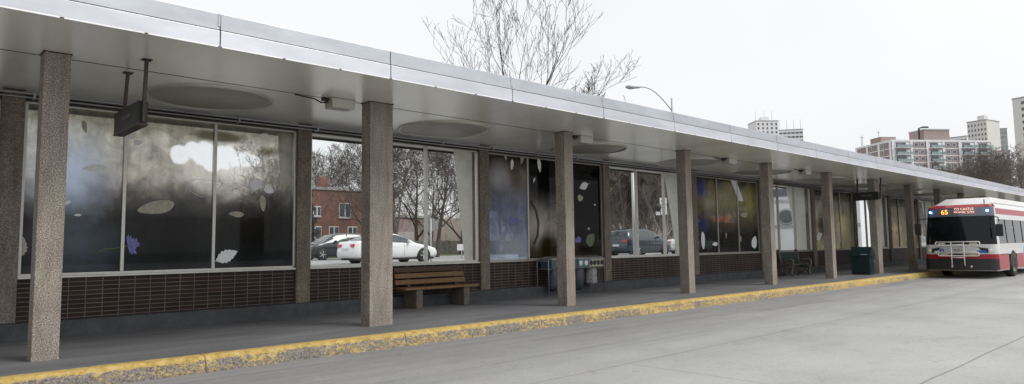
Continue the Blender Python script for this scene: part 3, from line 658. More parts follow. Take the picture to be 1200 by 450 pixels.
# roof, undertray, rear
g = MB(); P = ring(2.98); ll = [(x, y, 2.98) for x, y in P]+[(x, -y, 2.98) for x, y in reversed(P)]; c_ = [(x*.985+.12, y*.86, 3.04) for x, y, z in ll]
n = len(ll); g.add(ll+c_, [(i, (i+1) % n, (i+1) % n+n, i+n) for i in range(n)]+[tuple(range(n, 2*n))], True); g.build('roof', 'bus_white', bus)
g = MB(); g.box(.35, 12.1, -1.2, 1.2, .30, .5); g.box(12.15, 12.2, -1.2, 1.2, .36, 2.97); g.build('rear_panel', 'bus_white', bus)
g = MB(); g.hexa([(.95, -.98, 3.03), (9.6, -.98, 3.03), (9.6, .98, 3.03), (.95, .98, 3.03)], [(1.9, -.86, 3.30), (9.2, -.86, 3.30), (9.2, .86, 3.30), (1.9, .86, 3.30)]); g.build('roof_fairing', 'bus_white', bus, .06)
g = MB(); g.tube([(.55, -.86, 3.0), (.55, -.86, 3.16)], .02, 6); g.build('antenna', 'black_plastic', bus)
# side window pillars
for s_ in (-1, 1):
    for x in (1.95, 3.4, 4.9, 6.4, 7.9, 9.4, 10.9):
        g = MB(); zz0, zz1 = 1.40, 2.35; y0, y1 = s_*(HWB-inset(zz0)-.003), s_*(HWB-inset(zz1)-.003); d = .012*s_
        g.hexa([(x-.03, y0, zz0), (x+.03, y0, zz0), (x+.03, y0+d, zz0), (x-.03, y0+d, zz0)], [(x-.03, y1, zz1), (x+.03, y1, zz1), (x+.03, y1+d, zz1), (x-.03, y1+d, zz1)]); g.build('window_bar', 'black_plastic', bus)
g = MB(); y0 = -(HWB-inset(2.05)+.004)
g.box(2.05, 3.3, y0-.006, y0+.01, 2.02, 2.06); g.build('window_rail', 'rack_grey', bus)
# headlights, markers, badges
for s_ in (-1, 1):
    for (y, z, r_, nx) in ((1.03, 1.10, .085, .03), (.84, 1.06, .06, .012)):
        g = MB(); xx = .02+.10*(y/.94)**2*.9
        g.lathe([(.0001, xx-.045), (r_*.7, xx-.035), (r_, xx-.01), (r_*1.15, xx-.01), (r_*1.15, xx+.12)], 20, (0, s_*y, z), 0); g.build('headlight', 'lamp_clear', bus)
    g = MB(); g.hexa([(.06, s_*.62, 1.20), (.06, s_*.98, 1.02), (.12, s_*.98, 1.02), (.12, s_*.62, 1.20)], [(.04, s_*.62, 1.25), (.04, s_*.98, 1.20), (.12, s_*.98, 1.20), (.12, s_*.62, 1.25)]); g.build('headlight_trim', 'black_plastic', bus)
    g = MB(); g.lathe([(.0001, .22), (.035, .225), (.045, .25), (.045, .30)], 16, (0, s_*1.00, 2.70), 0); g.build('blue_marker', 'led_blue', bus)
    g = MB(); g.box(.38, .48, s_*1.02-.06, s_*1.02+.06, 2.93, 2.965); g.build('roof_marker', 'amber', bus)
g = MB(); g.box(.003, .016, .52, .68, 1.02, 1.18); b_ = g.build('accessibility_badge', 'badge_blue', bus)
g = MB(); g.lathe([(.0001, -.001), (.028, -.001), (.028, .004)], 14, (0, .585, 1.09), 0); g.tube([(0, .60, 1.15), (0, .60, 1.10), (0, .56, 1.10), (0, .55, 1.05)], .006, 5); g.build('wheelchair_symbol', 'bus_white', b_)
g = MB(); g.box(.04, .05, -.92, -.60, 1.02, 1.12); g.build('sticker', 'badge_blue', bus)
text('fleet_number', '8201', .15, 'ink', bus, (.0, .02, 1.12), (math.pi/2, 0, -math.pi/2))
# destination display
g = MB(); g.box(.175, .20, -.62, .30, 2.53, 2.83)
RS = (math.pi/2+.16, 0, -math.pi/2)
text('route_number', '65', .265, 'led_amber', bus, (.18, .46, 2.68), RS, .004)
text('destination_text', 'TO CASTLE\nFRANK STN', .135, 'led_orange', bus, (.19, -.22, 2.72), RS, .004)
g = MB(); g.add([(.165, .22, 2.84), (.125+.0, .08, 2.52), (.16, -1.0, 2.52), (.25, -1.0, 2.84)], [(0, 1, 2, 3)])
# mirrors and wipers
for s_, zz in ((1, 2.05), (-1, 1.95)):
    g = MB(); g.tube([(.35, s_*1.16, 2.45), (.05, s_*1.38, 2.42), (.0, s_*1.42, 2.25)], .02, 6); a_ = g.build('mirror_arm', 'black_plastic', bus)
    g = MB(); g.box(-.05, .05, s_*1.42-.12, s_*1.42+.12, zz-.28, zz+.20); g.build('mirror', 'black_plastic', a_, .03)
for a_, b2 in (((-.05, 1.38), (-.75, 1.52)), ((.15, 1.38), (.85, 1.52))):
    g = MB(); g.tube([(-.02, a_[0], a_[1]-.03), (.0, b2[0]*.5, b2[1]-.07), (.03, b2[0], b2[1])], .012, 5); g.build('wiper', 'black_plastic', bus)
# steering wheel, driver's seat back and dash glimpsed
# bike rack
g = MB(); xr = -.17
def pill(z, y0, y1):
    pts = []
    for i in range(9): a = R(90+180*i/8); pts.append((xr, y1+.0-.07*math.cos(a)*-1 if 0 else y1+.07*math.sin(R(180*i/8)), z+.07*math.cos(R(180*i/8))))
    for i in range(9): pts.append((xr, y0-.07*math.sin(R(180*i/8)), z-.07*math.cos(R(180*i/8))))
    pts.append(pts[0]); return pts
g.tube(pill(1.40, -.70, .70), .024, 6); g.tube(pill(.98, -.66, .62), .024, 6)
for y in (-.22, .22): g.tube([(xr, y, 1.46), (xr, y, .55), (0.0, y, .50)], .022, 6)
g.tube([(xr, -.22, 1.36), (xr, .22, 1.36)], .02, 6); g.tube([(xr, -.22, .84), (xr, .22, .84)], .02, 6)
br = g.build('bike_rack', 'lamp_clear', bus)
g = MB(); g.box(xr-.01, xr+.03, -.16, .16, .93, 1.00); g.box(xr-.01, xr+.03, -.17, .17, 1.36, 1.44); g.build('rack_clamp', 'black_plastic', br)
for z_, yy_ in ((1.40, -.55), (1.40, .55), (.98, -.50), (.98, .48)):
    g = MB(); g.box(xr-.012, xr+.012, yy_-.13, yy_+.13, z_-.04, z_+.04); g.build('wheel_tray', 'tan_plastic', br)
for y in (-.42, .25): 
    g = MB(); g.box(-.06, -.03, y-.03, y+.03, .45, .52); g.build('reflector', 'lamp_clear', br)

# ------------------------------------------------------------------ cars
def lerp(a, b_, t_): return a+(b_-a)*t_
def interp(tab, x):
    for (x0, v0), (x1, v1) in zip(tab, tab[1:]):
        if x <= x1: t_ = (x-x0)/(x1-x0) if x1 > x0 else 0; t_ = max(0, min(1, t_)); return v0+(v1-v0)*t_
    return tab[-1][1]
def car(name, label, group, paint, kind, loc, rz):
    e = empty(name, loc, rz, label, 'car', group)
    if kind == 'sedan':
        L, W = 4.82, .92; belt = [(0, .55), (.15, .68), (.6, .80), (1.35, .93), (2.5, .96), (4.0, 1.02), (4.6, 1.04), (4.78, .96), (4.82, .60)]
        roof = [(0, .55), (.15, .68), (.6, .80), (1.35, .94), (1.9, 1.22), (2.35, 1.40), (2.9, 1.46), (3.4, 1.42), (3.9, 1.22), (4.25, 1.08), (4.6, 1.05), (4.78, .96), (4.82, .60)]
        gw = (1.75, 3.95); ws = (1.40, 2.30); rs = (3.50, 4.20); wx = (.93, 3.75); wr = .335; pil = (2.85, )
    elif kind == 'van':
        L, W = 5.05, .99; belt = [(0, .60), (.12, .80), (.5, .95), (1.2, 1.08), (2.5, 1.10), (4.8, 1.14), (5.0, 1.1), (5.05, .62)]
        roof = [(0, .60), (.12, .80), (.5, .95), (1.05, 1.08), (1.6, 1.42), (2.05, 1.66), (2.7, 1.74), (4.3, 1.74), (4.75, 1.64), (4.95, 1.30), (5.03, 1.0), (5.05, .62)]
        gw = (1.75, 4.72); ws = (1.12, 2.0); rs = (4.74, 4.97); wx = (.97, 4.0); wr = .35; pil = (2.75, 3.85)
    tp = [(0, .80), (.25, .92), (.8, .985), (2, 1.), (L-.9, 1.), (L-.25, .95), (L, .84)]
    N = 46; S_ = [L*i/N for i in range(N+1)]
    def sec(x):
        w = W*interp(tp, x); zb, zr = interp(belt, x), interp(roof, x); zr = max(zr, zb+.012); hh = zr-zb; k = min(1, hh/.45)
        wr_ = w*.97-.19*k-.02; zl = .22 if .3 < x < L-.3 else .28
        return [(0, zl), (w*.86, zl), (w*.96, zl+.10), (w, (zl+zb)/2+.02), (w*.985, zb-.10), (w*.965, zb), (lerp(w*.965, wr_, .5)+.012*k, zb+hh*.5), (wr_, zb+hh*.88), (wr_-.10, zr-.008), (0, zr+.015*k)]
    g = MB(); vs = []; secs = [sec(x) for x in S_]; n = 19
    for x, s_ in zip(S_, secs):
        vs += [(x, y, z) for y, z in s_]+[(x, -y, z) for y, z in reversed(s_[1:-1])]
    n = len(secs[0])*2-2
    g.add(vs, [(i*n+k, i*n+(k+1) % n, (i+1)*n+(k+1) % n, (i+1)*n+k) for i in range(N) for k in range(n)]+[tuple(range(n)), tuple(range(N*n, N*n+n))], True)
    body = g.build('body', paint, e, 0, True)
    def sidept(x, t_, s_, off=.008):
        c_ = sec(x); a_, m_, b_ = c_[5], c_[6], c_[7]
        y, z = (lerp(a_[0], m_[0], t_*2), lerp(a_[1], m_[1], t_*2)) if t_ < .5 else (lerp(m_[0], b_[0], t_*2-1), lerp(m_[1], b_[1], t_*2-1))
        return (x, s_*(y+off), z)
    edges = [gw[0]]+list(pil)+[gw[1]]
    for s_ in (-1, 1):
        for a_, b_ in zip(edges, edges[1:]):
            g = MB(); nn = 8; xs_ = [lerp(a_+.04, b_-.04, i/nn) for i in range(nn+1)]; vs = []
            for t_ in (.06, .5, .97):
                for x in xs_: vs.append(sidept(x, t_, s_))
            g.add(vs, [(r_*(nn+1)+i, r_*(nn+1)+i+1, (r_+1)*(nn+1)+i+1, (r_+1)*(nn+1)+i) for r_ in range(2) for i in range(nn)], True); g.build('side_window', 'car_glass', e)
    for nm, (a_, b_) in (('windscreen', ws), ('rear_window', rs)):
        g = MB(); nn = 6; vs = []
        for i in range(nn+1):
            x = lerp(a_+.05, b_-.03, i/nn); c_ = sec(x); wt = c_[8][0]-.02; o_ = -.012 if nm == 'windscreen' else .012
            for q in (-1, -.5, 0, .5, 1): vs.append((x+o_, q*wt, lerp(c_[9][1], c_[8][1], abs(q))+.012))
        g.add(vs, [(i*5+k, i*5+k+1, (i+1)*5+k+1, (i+1)*5+k) for i in range(nn) for k in range(4)], True); g.build(nm, 'car_glass', e)
    for s_ in (-1, 1):
        for xw in wx:
            w = W*interp(tp, xw)
            g = MB(); g.lathe([(.0001, s_*(w+.004)), (wr+.055, s_*(w+.004)), (wr+.065, s_*(w-.06))], 24, (xw, 0, wr), 1); g.build('wheel_arch', 'black_rubber', e)
            g = MB(); g.lathe([(wr*.66, -.09), (wr*.95, -.10), (wr, -.06), (wr, .06), (wr*.95, .10), (wr*.66, .09)], 28, (0, 0, 0), 1); wh = g.build('wheel', 'black_rubber', e, loc=(xw, s_*(w-.075), wr))
            h = MB(); h.lathe([(wr*.60, s_*.045), (wr*.68, s_*.095), (wr*.70, s_*.08)], 24, (0, 0, 0), 1); h.lathe([(.0001, s_*.092), (.055, s_*.09), (.07, s_*.06)], 12, (0, 0, 0), 1)
            for q in range(5):
                a_ = q*2*math.pi/5; h.tube([(.04*math.cos(a_), s_*.075, .04*math.sin(a_)), (wr*.64*math.cos(a_), s_*.075, wr*.64*math.sin(a_))], [.03, .038], 6)
            h.build('rim', 'rim', wh)
        zt = interp(belt, L-.15)
        g = MB(); yy = W*interp(tp, L-.05); g.hexa([(L-.30, s_*(yy+.028), zt-.24), (L+.004, s_*(yy*.93), zt-.24), (L+.004, s_*(yy*.60), zt-.22), (L-.30, s_*(yy*.6), zt-.22)], [(L-.42, s_*(yy+.018), zt-.06), (L-.005, s_*(yy*.93), zt-.07), (L-.005, s_*(yy*.55), zt-.09), (L-.3, s_*(yy*.55), zt-.09)]); g.build('tail_light', 'tail_red', e, .01)
        g = MB(); yy = W*interp(tp, .1); g.hexa([(.05, s_*(yy*.95), .60), (.55, s_*(yy+.075), .66), (.4, s_*(yy*.6), .66), (.03, s_*(yy*.5), .60)], [(.12, s_*(yy*.93), .70), (.62, s_*(yy+.06), .80), (.4, s_*(yy*.6), .78), (.10, s_*(yy*.5), .69)]); g.build('headlight', 'lamp_clear', e, .01)
        g = MB(); x = gw[0]+.12; q = sidept(x, .1, s_); g.box(x-.07, x+.05, min(q[1], q[1]+s_*.20), max(q[1], q[1]+s_*.20), q[2]-.02, q[2]+.12); g.build('mirror', paint, e, .03)
    g = MB(); g.box(L-.02, L+.02, -.26, .26, .62, .74); g.build('licence_plate', 'lamp_clear', e)
    g = MB(); g.box(.25, L-.25, -W*.9, W*.9, .16, .25); g.build('underside', 'black_plastic', e)
    g = MB(); g.box(-.012, .05, -.55, .55, .34, .50); g.build('grille', 'black_plastic', e, .01)
    for s_ in (-1, 1):
        for x in (gw[0]+.35, pil[0]):
            g = MB(); g.tube([(x, s_*(W*interp(tp, x)+.001), .36), (x, s_*(W*interp(tp, x)*.99+.004), interp(belt, x)-.06)], .005, 4); g.build('door_seam', 'black_rubber', e)
        g = MB(); x = pil[0]-.28; g.box(x, x+.18, s_*W*.992-.012, s_*W*.992+.012, interp(belt, x)-.17, interp(belt, x)-.14); g.build('door_handle', paint, e, .004)
    return e
def ground_at(px, d):
    q = at(px, 285, d); return Vector((q.x, q.y, gz(q.x, q.y)+.05))
# heading +X (rear seen first): rotate by pi about z and put origin at the nose
q = ground_at(414, 31.6); car('parked_car', 'white four-door sedan with red tail lights, seen behind the first clear window', 'cars on the street behind the shelter', 'car_white', 'sedan', (q.x+4.82, q.y+.75, q.z), math.pi)
q = ground_at(361, 43); car('parked_car', 'dark minivan facing left behind the white sedan, in front of the brick house', 'cars on the street behind the shelter', 'car_black', 'van', (q.x, q.y+.9, q.z), 0)
q = ground_at(735, 43.5); car('parked_car', 'dark blue people carrier with red tail lights, middle vehicle in the second clear window', 'cars on the street behind the shelter', 'car_navy', 'van', (q.x+5.05, q.y+.9, q.z), math.pi)
q = ground_at(694, 48); car('parked_car', 'teal sedan left of the dark blue people carrier', 'cars on the street behind the shelter', 'car_teal', 'sedan', (q.x+4.82, q.y+.4, q.z), math.pi)
q = ground_at(781, 50); car('parked_car', 'white sedan half hidden by the fin right of the dark blue people carrier', 'cars on the street behind the shelter', 'car_white', 'sedan', (q.x+4.82, q.y-.8, q.z), math.pi)

# ------------------------------------------------------------------ street furniture behind
lp = at(793, 280, 38); lp.z = gz(lp.x, lp.y)
sl = empty('street_lamp', lp, 0, 'tall grey street lamp with curved arm rising behind the canopy', 'street lamp')
H = at(793, 112, 38).z-lp.z
ah = at(745, 102, 38)-lp
g = MB(); g.tube([(0, 0, 0), (0, 0, H)], [.12, .065], 10); g.build('pole', 'galv', sl)
g = MB(); hx, hy, hz = ah; b0 = H-.75
P = []
for i in range(11):
    t_ = i/10; P.append((hx*t_*.93, hy*t_*.93, b0+(hz-b0)*math.sin(t_*math.pi/2)**1.0+.25*math.sin(t_*math.pi)*.6))
g.tube(P, .035, 8); g.build('arm', 'galv', sl)
g = MB(); d = Vector((hx, hy, 0)).normalized(); nrm = Vector((-d.y, d.x, 0)); c_ = Vector(P[-1]); vs = []
for s0, w_, zt, zb in ((-.1, .06, .05, -.05), (.15, .14, .07, -.08), (.5, .17, .07, -.14), (.75, .11, .04, -.08)):
    for a_, b2 in ((-1, 0), (-.7, 1), (.7, 1), (1, 0), (.6, -1), (-.6, -1)): vs.append(c_+d*s0+nrm*w_*a_+Vector((0, 0, zt if b2 > 0 else zb if b2 < 0 else 0)))
g.add(vs, [(i*6+k, i*6+(k+1) % 6, (i+1)*6+(k+1) % 6, (i+1)*6+k) for i in range(3) for k in range(6)]+[tuple(range(6)), tuple(range(18, 24))], True); g.build('lamp_head', 'galv', sl)

def post(name, label, cat, px, pyt, d, r=.04):
    q = at(px, 280, d); q.z = gz(q.x, q.y); e = empty(name, q, 0, label, cat); h = at(px, pyt, d).z-q.z
    g = MB(); g.tube([(0, 0, 0), (0, 0, h)], r, 8); g.build('pole', 'galv', e); return e, h
e, h = post('light_pole', 'slim pale pole standing behind the second clear window', 'pole', 743.5, 190, 34, .085)
g = MB(); g.box(-.14, .14, -.14, .14, 0, .5); g.build('base', 'galv', e, .03)
FACE = math.atan2(-(fw.x), fw.y)       # faces the bus loop
e, h = post('bus_stop_sign', 'white bus stop sign with round black symbols on a post, second clear window', 'sign', 779, 232, 32, .04)
e.rotation_euler.z = -R(38)
g = MB(); g.box(-.20, .14, -.055, -.042, h-.28, h+.02); b_ = g.build('upper_plate', 'white_paint', e, .004)
g = MB(); g.lathe([(.0001, -.058), (.09, -.058), (.09, -.05)], 18, (-.03, 0, h-.13), 1); g.build('symbol', 'ink', b_)
g = MB(); g.box(-.16, .14, -.055, -.042, h-.78, h-.30); g.build('lower_plate', 'white_paint', e, .004)
g = MB(); g.lathe([(.0001, -.07), (.17, -.07), (.175, -.06), (.17, -.05), (.0001, -.05)], 20, (-.30, 0, h-.42), 1); b_ = g.build('round_plate', 'ink', e)
g = MB(); g.box(-.40, -.20, -.055, -.042, h-.80, h-.64); g.build('arrow_plate', 'white_paint', e, .004)
e, h = post('traffic_sign', 'grey back of an octagonal traffic sign on a post behind the first clear window', 'sign', 505, 256, 36, .035)
e.rotation_euler.z = -R(43); g = MB(); g.prism([(.36*math.cos(R(22.5+45*i)), h-.32+.38*math.sin(R(22.5+45*i))) for i in range(8)], 1, .04, .05); g.build('sign_plate', 'rack_grey', e)
e, h = post('traffic_sign', 'small white sign on a short post near the grass strip', 'sign', 541, 287, 42, .03)
e.rotation_euler.z = -R(43); g = MB(); g.box(-.28, .28, -.05, -.038, h-.34, h+.05); g.build('sign_plate', 'white_paint', e)

# fence by the grass strip
fe = empty('board_fence', (0, 0, 0), 0, 'long grey board fence between the grass strip and the wood', 'fence')
g = MB(); fy = 43.3; x = 5.; rr = random.Random(5)
while x < 75:
    z = gz(x, fy); g.box(x, x+.24, fy, fy+.03, z+.05, z+1.35+rr.uniform(-.03, .03)); x += .27
g.build('boards', 'fence_wood', fe)
x = 5.
while x < 75:
    z = gz(x, fy); g = MB(); g.box(x, x+.12, fy+.04, fy+.16, z, z+1.45); g.build('post', 'fence_wood', fe); x += 3.5

# ------------------------------------------------------------------ buildings
def frame2(p0, p1):
    d = Vector((p1.x-p0.x, p1.y-p0.y, 0)); L = d.length; return L, math.atan2(d.y, d.x)
def facade(e, L, side, rows, colsn, H, z0, sty, m_fr, m_gl, bal=0, m_bal='slab_white', y=0., winw=.55, winh=.5, x0=0., m_pan=None):
    """windows along local x (side 'f': plane y, outward -y) or local y (side 'l': plane x=0, outward -x; 'r')"""
    fh = H/rows; cw = L/colsn
    for r_ in range(rows):
        for c_ in range(colsn):
            a_, b_ = x0+cw*(c_+.5-winw/2), x0+cw*(c_+.5+winw/2); za, zb = z0+fh*(r_+.5-winh/2), z0+fh*(r_+.5+winh/2)
            g = MB(); f_ = MB(); t_ = min(.09, fh*.03)
            if side == 'f':
                g.box(a_+t_, b_-t_, y-.03, y-.01, za+t_, zb-t_); f_.box(a_, b_, y-.06, y-.012, za, za+t_); f_.box(a_, b_, y-.06, y-.012, zb-t_, zb); f_.box(a_, a_+t_, y-.06, y-.012, za+t_, zb-t_); f_.box(b_-t_, b_, y-.06, y-.012, za+t_, zb-t_)
            else:
                g.box(y-.03, y-.01, a_+t_, b_-t_, za+t_, zb-t_); f_.box(y-.06, y-.012, a_, b_, za, za+t_); f_.box(y-.06, y-.012, a_, b_, zb-t_, zb)
            w_ = f_.build('window', m_fr, e); g.build('pane', m_gl, w_)
    if bal:
        for r_ in range(rows):
            for c_ in bal:
                a_, b_ = x0+cw*c_+cw*.02, x0+cw*(c_+1)-cw*.02; z = z0+fh*r_
                g = MB()
                if side == 'f': g.box(a_, b_, y-1.5, y-.07, z, z+.18); g.box(a_, b_, y-1.5, y-1.42, z+.18, z+1.15)
                g.build('balcony', m_bal, e)

# brick house
p0, p1 = at(352, 295, 80), at(455, 291, 88); L, a_ = frame2(p0, p1); L += 1
p0.z = gz(p0.x, p0.y)-.5; ztop = at(362, 221, 80.5).z-p0.z
hs = empty('brick_house', p0, a_, 'two-storey red brick house with white windows and a chimney behind the minivan', 'house')
g = MB(); g.box(0, L, 0, 9, 0, ztop); g.build('wall', 'brick_far', hs)
g = MB(); g.box(-.15, L+.15, -.15, 9.15, ztop, ztop+.35); rf = g.build('roof', 'conc_far', hs)
cx = 3.6; g = MB(); g.box(cx, cx+1.3, 2.5, 3.6, ztop+.35, ztop+1.9); g.build('chimney', 'brick_far', rf)
for (x, z, w_, h_) in ((1.5, ztop-3.2, 1.0, 1.2), (4.9, ztop-3.3, 1.6, 1.8), (8.3, ztop-3.3, 1.2, 1.8), (.9, ztop-6.0, 1.7, 1.6), (3.6, ztop-6.0, 1.3, 1.6), (6.1, ztop-6.0, 1.3, 1.6), (9.2, ztop-6.0, 1.2, 1.6)):
    f_ = MB(); f_.box(x, x+w_, -.06, -.002, z, z+h_); wn = f_.build('window', 'white_paint', hs, .01)
    for s0 in (0, .5):
        g = MB(); g.box(x+.09+w_*s0, x+w_*(s0+.5)-.05, -.075, -.062, z+.1, z+h_-.1); g.build('pane', 'win_dark', wn)
    s_ = MB(); s_.box(x-.1, x+w_+.1, -.14, -.002, z-.14, z-.003); s_.build('sill', 'conc_far', wn)
# lower brown annexe
p0, p1 = at(455, 292, 90), at(512, 291, 97); L, a_ = frame2(p0, p1); p0.z = gz(p0.x, p0.y)-.5; zt = at(470, 254, 90).z-p0.z
an = empty('garage', p0, a_, 'low brown brick garage right of the brick house behind the bare branches', 'garage')
g = MB(); g.box(0, L, 0, 7, 0, zt); g.build('wall', 'brick_brown', an); g = MB(); g.box(-.2, L+.2, -.2, 7.2, zt, zt+.3); g.build('roof', 'conc_far', an)
g = MB(); g.box(1.5, 4.5, -.05, -.01, .5, 2.9); g.build('door', 'conc_far', an)

# white building with a round window (third clear bay)
p0, p1 = at(880, 286, 66), at(1010, 284, 61); L, a_ = frame2(p0, p1); p0.z = gz(p0.x, p0.y); zt = at(925, 219, 70).z-p0.z
wb = empty('white_building', p0, a_, 'white building with a round dark window, seen in the third clear bay', 'building')
g = MB(); g.box(0, L, 0, 12, 0, zt); g.build('wall', 'slab_white', wb)
rl = at(925, 251, 72); lx = (Vector((rl.x, rl.y, 0))-Vector((p0.x, p0.y, 0))).length
def hit_x(px):
    v = rt*((px-CX)/F_PX)+fw; d_ = Vector((p1.x-p0.x, p1.y-p0.y)); n_ = Vector((-d_.y, d_.x)); s_ = (Vector((p0.x, p0.y))-Vector((CAM.x, CAM.y))).dot(n_)/Vector((v.x, v.y)).dot(n_)
    pt = Vector((CAM.x, CAM.y))+Vector((v.x, v.y))*s_; return (pt-Vector((p0.x, p0.y))).length, s_
lx, dd = hit_x(920); zc = at(920, 254, dd).z-p0.z
g = MB(); g.lathe([(.62, -.10), (.80, -.12), (.80, -.005)], 32, (lx, 0, zc), 1); w_ = g.build('round_window', 'conc_far', wb)
g = MB(); g.lathe([(.0001, -.04), (.63, -.04)], 32, (lx, 0, zc), 1); g.build('pane', 'win_dark', w_)
g = MB(); g.box(-.1, L+.1, -.1, 12.1, zt, zt+.4); g.build('roof', 'conc_far', wb)
for z in (zt*.33, zt*.70): g = MB(); g.box(0, L, -.09, -.005, z, z+.3); g.build('string_course', 'conc_far', wb)
k_ = 0
for px in (900, 912, 941, 951, 962, 975, 988, 1000):
    x_, dd = hit_x(px); g = MB(); g.box(x_-.9, x_+.9, -.06, -.003, zt*.78, zt*.92); w_ = g.build('window', 'slab_white', wb); g = MB(); g.box(x_-.8, x_+.8, -.075, -.062, zt*.79, zt*.91); g.build('pane', 'win_dark', w_)

# apartment block with brown brick and white bands
D0 = 285; c0 = at(1045, 165, D0); zb = 1.5
a_ = math.atan2(fw.y, fw.x)
ray = (Vector((c0.x-CAM.x, c0.y-CAM.y, 0))).normalized(); perp = Vector((ray.y, -ray.x, 0))
dR = (perp*.80+ray*.60).normalized(); dL_ = Vector((-dR.y, dR.x, 0))
ab = empty('apartment_block', (c0.x, c0.y, zb), math.atan2(dR.y, dR.x), 'brown brick apartment block with white bands and balconies above the canopy', 'apartment block')
Hh = c0.z-zb; LR, LL = 46, 24; fh = 2.95; nf = int(Hh/fh)
g = MB(); g.box(0, LR, 0, LL, 0, Hh); g.build('wall', 'brick_brown', ab)
for r_ in range(nf-6, nf+1):
    z = Hh-(nf-r_)*fh; g = MB(); g.box(-.12, LR+.1, -.12, LL+.1, z-.35, z+.02 if r_ < nf else z+.5); g.build('floor_band', 'slab_white', ab)
for x in (-.2, 8.2, 15.5, 23., 30.5, 38.): g = MB(); g.box(x, x+1.1, -.28, -.125, 0, Hh+.3); g.build('pilaster', 'slab_white', ab)
for y in (0.3, 7.5, 15.2, 22.6): g = MB(); g.box(-.28, -.125, y, y+1.3, 0, Hh+.3); g.build('pilaster', 'slab_white', ab)
for r_ in range(nf-6, nf):
    z = Hh-(nf-r_)*fh
    for (x0_, x1_, kind) in ((1.2, 8., 'b'), (9.6, 15.2, 'w'), (16.9, 22.8, 'b'), (24.4, 30.2, 'w'), (31.8, 37.8, 'b'), (39.4, 45.5, 'b')):
        if kind == 'b':
            g = MB(); g.box(x0_, x1_, -.14, -.01, z+.2, z+2.3); w_ = g.build('window', 'slab_white', ab); g = MB(); g.box(x0_+.4, x1_-1.8, -.18, -.145, z+.3, z+2.2); g.build('pane', 'win_dark', w_)
            g = MB(); g.box(x0_-.1, x1_+.1, -1.7, -.2, z-.1, z+.1); bl = g.build('balcony', 'slab_white', ab); g = MB(); g.box(x0_-.1, x1_+.1, -1.72, -1.62, z+.1, z+1.15); g.build('railing', 'win_teal', bl)
        else:
            for xx_ in (x0_+.4, x0_+3.2):
                g = MB(); g.box(xx_, xx_+1.9, -.10, -.005, z+.6, z+2.2); w_ = g.build('window', 'slab_white', ab); g = MB(); g.box(xx_+.15, xx_+1.75, -.13, -.105, z+.75, z+2.05); g.build('pane', 'win_dark', w_)
    for y0_ in (1.9, 9.5, 17.2):
        for q_ in (3.4,):
            g = MB(); g.box(-.10, -.005, y0_+q_, y0_+q_+1.7, z+.6, z+2.2); w_ = g.build('window', 'slab_white', ab); g = MB(); g.box(-.13, -.105, y0_+q_+.15, y0_+q_+1.55, z+.75, z+2.05); g.build('pane', 'win_dark', w_)
g = MB(); g.box(19, 31, 5, 14, Hh+.5, Hh+5.6); rf = g.build('plant_room', 'brick_brown', ab); g = MB(); g.box(18.8, 31.2, 4.8, 14.2, Hh+5.6, Hh+6.1); g.build('cap', 'conc_far', rf)
g = MB(); g.tube([(17.5, 6, Hh), (17.5, 6, Hh+6.4), (19.5, 6, Hh+7), (22, 6, Hh+7)], .38, 8); g.build('flue', 'dark_metal', ab)
g = MB(); g.box(1, 8, 8, 15, Hh+.5, Hh+3); g.build('stair_head', 'brick_brown', ab)
for x, y, h in ((3, 12, 6.5), (1, 21, 5.5), (3, 23, 6)): g = MB(); g.tube([(x, y, Hh), (x, y, Hh+h)], .12, 5); g.tube([(x-.7, y, Hh+h*.85), (x+.7, y, Hh+h*.85)], .1, 4); g.build('antenna', 'conc_far', ab)

def tower(name, label, pxl, pyt, pxr, d, depth, rows, colsn, m_wall, m_win, fh=3.1, turn=0.0, blank=0, winw=.5, winh=.5, top=True, cat='tower block'):
    turn -= ((pxl+pxr)/2-CX)/F_PX*(pxr-pxl)/F_PX*d*1.15
    a = at(pxl, pyt, d); b_ = at(pxr, pyt, d+turn); L, an = frame2(a, b_); z0 = 1.; e = empty(name, (a.x, a.y, z0), an, label, cat)
    H = a.z-z0; g = MB(); g.box(0, L, 0, depth, 0, H); g.build('wall', m_wall, e)
    facade(e, L-blank, 'f', rows, colsn, rows*fh, H-rows*fh-.8, '', m_wall, m_win, winw=winw, winh=winh, x0=blank)
    g = MB(); g.box(-.2, L+.2, -.2, depth+.2, H, H+.6); r_ = g.build('roof', 'conc_far', e)
    if top: g = MB(); g.box(L*.35, L*.7, depth*.3, depth*.6, H+.6, H+4); g.build('plant_room', m_wall, r_)
    return e, L, H
e, L, H = tower('tower_block', 'slim white tower block with dark window columns, left above the canopy', 886, 142, 912, 520, 16, 5, 5, 'slab_white', 'win_dark', turn=8, winw=.45, winh=.62)
for x in (2, 9, 15): g = MB(); g.tube([(x, 6, H), (x, 6, H+9)], .14, 4); g.build('antenna', 'conc_far', e)
e, L, H = tower('tower_block', 'lower white tower block with long balcony bands, right of the slim one above the canopy', 912.5, 153, 941, 525, 16, 4, 6, 'slab_white', 'win_dark', turn=5, winw=.9, winh=.5, top=False)
for x in (2, 7, 12, 17): g = MB(); g.tube([(x, 6, H), (x, 6, H+9)], .14, 4); g.build('antenna', 'conc_far', e)
tower('tower_block', 'pale gridded tower block with a glassy wing behind the brown apartments', 1133, 144, 1156, 430, 16, 10, 6, 'slab_cream', 'win_dark', turn=0, winw=.55, winh=.5)
tower('tower_block', 'teal glass tower block joined to the right of the pale gridded one', 1156, 152, 1180, 440, 14, 9, 6, 'conc_far', 'win_teal', turn=8, winw=.88, winh=.62, top=False)
tower('tower_block', 'low green glass building peeping over the brown apartments', 1106, 163, 1133, 470, 14, 4, 7, 'slab_white', 'win_teal', turn=0, winw=.85, winh=.6, top=False, cat='building')
tower('tower_block', 'white block with dark window rows behind the bare trees at right', 1165, 178, 1183, 300, 14, 5, 4, 'slab_white', 'win_dark', turn=5, winw=.8, winh=.5, top=False)
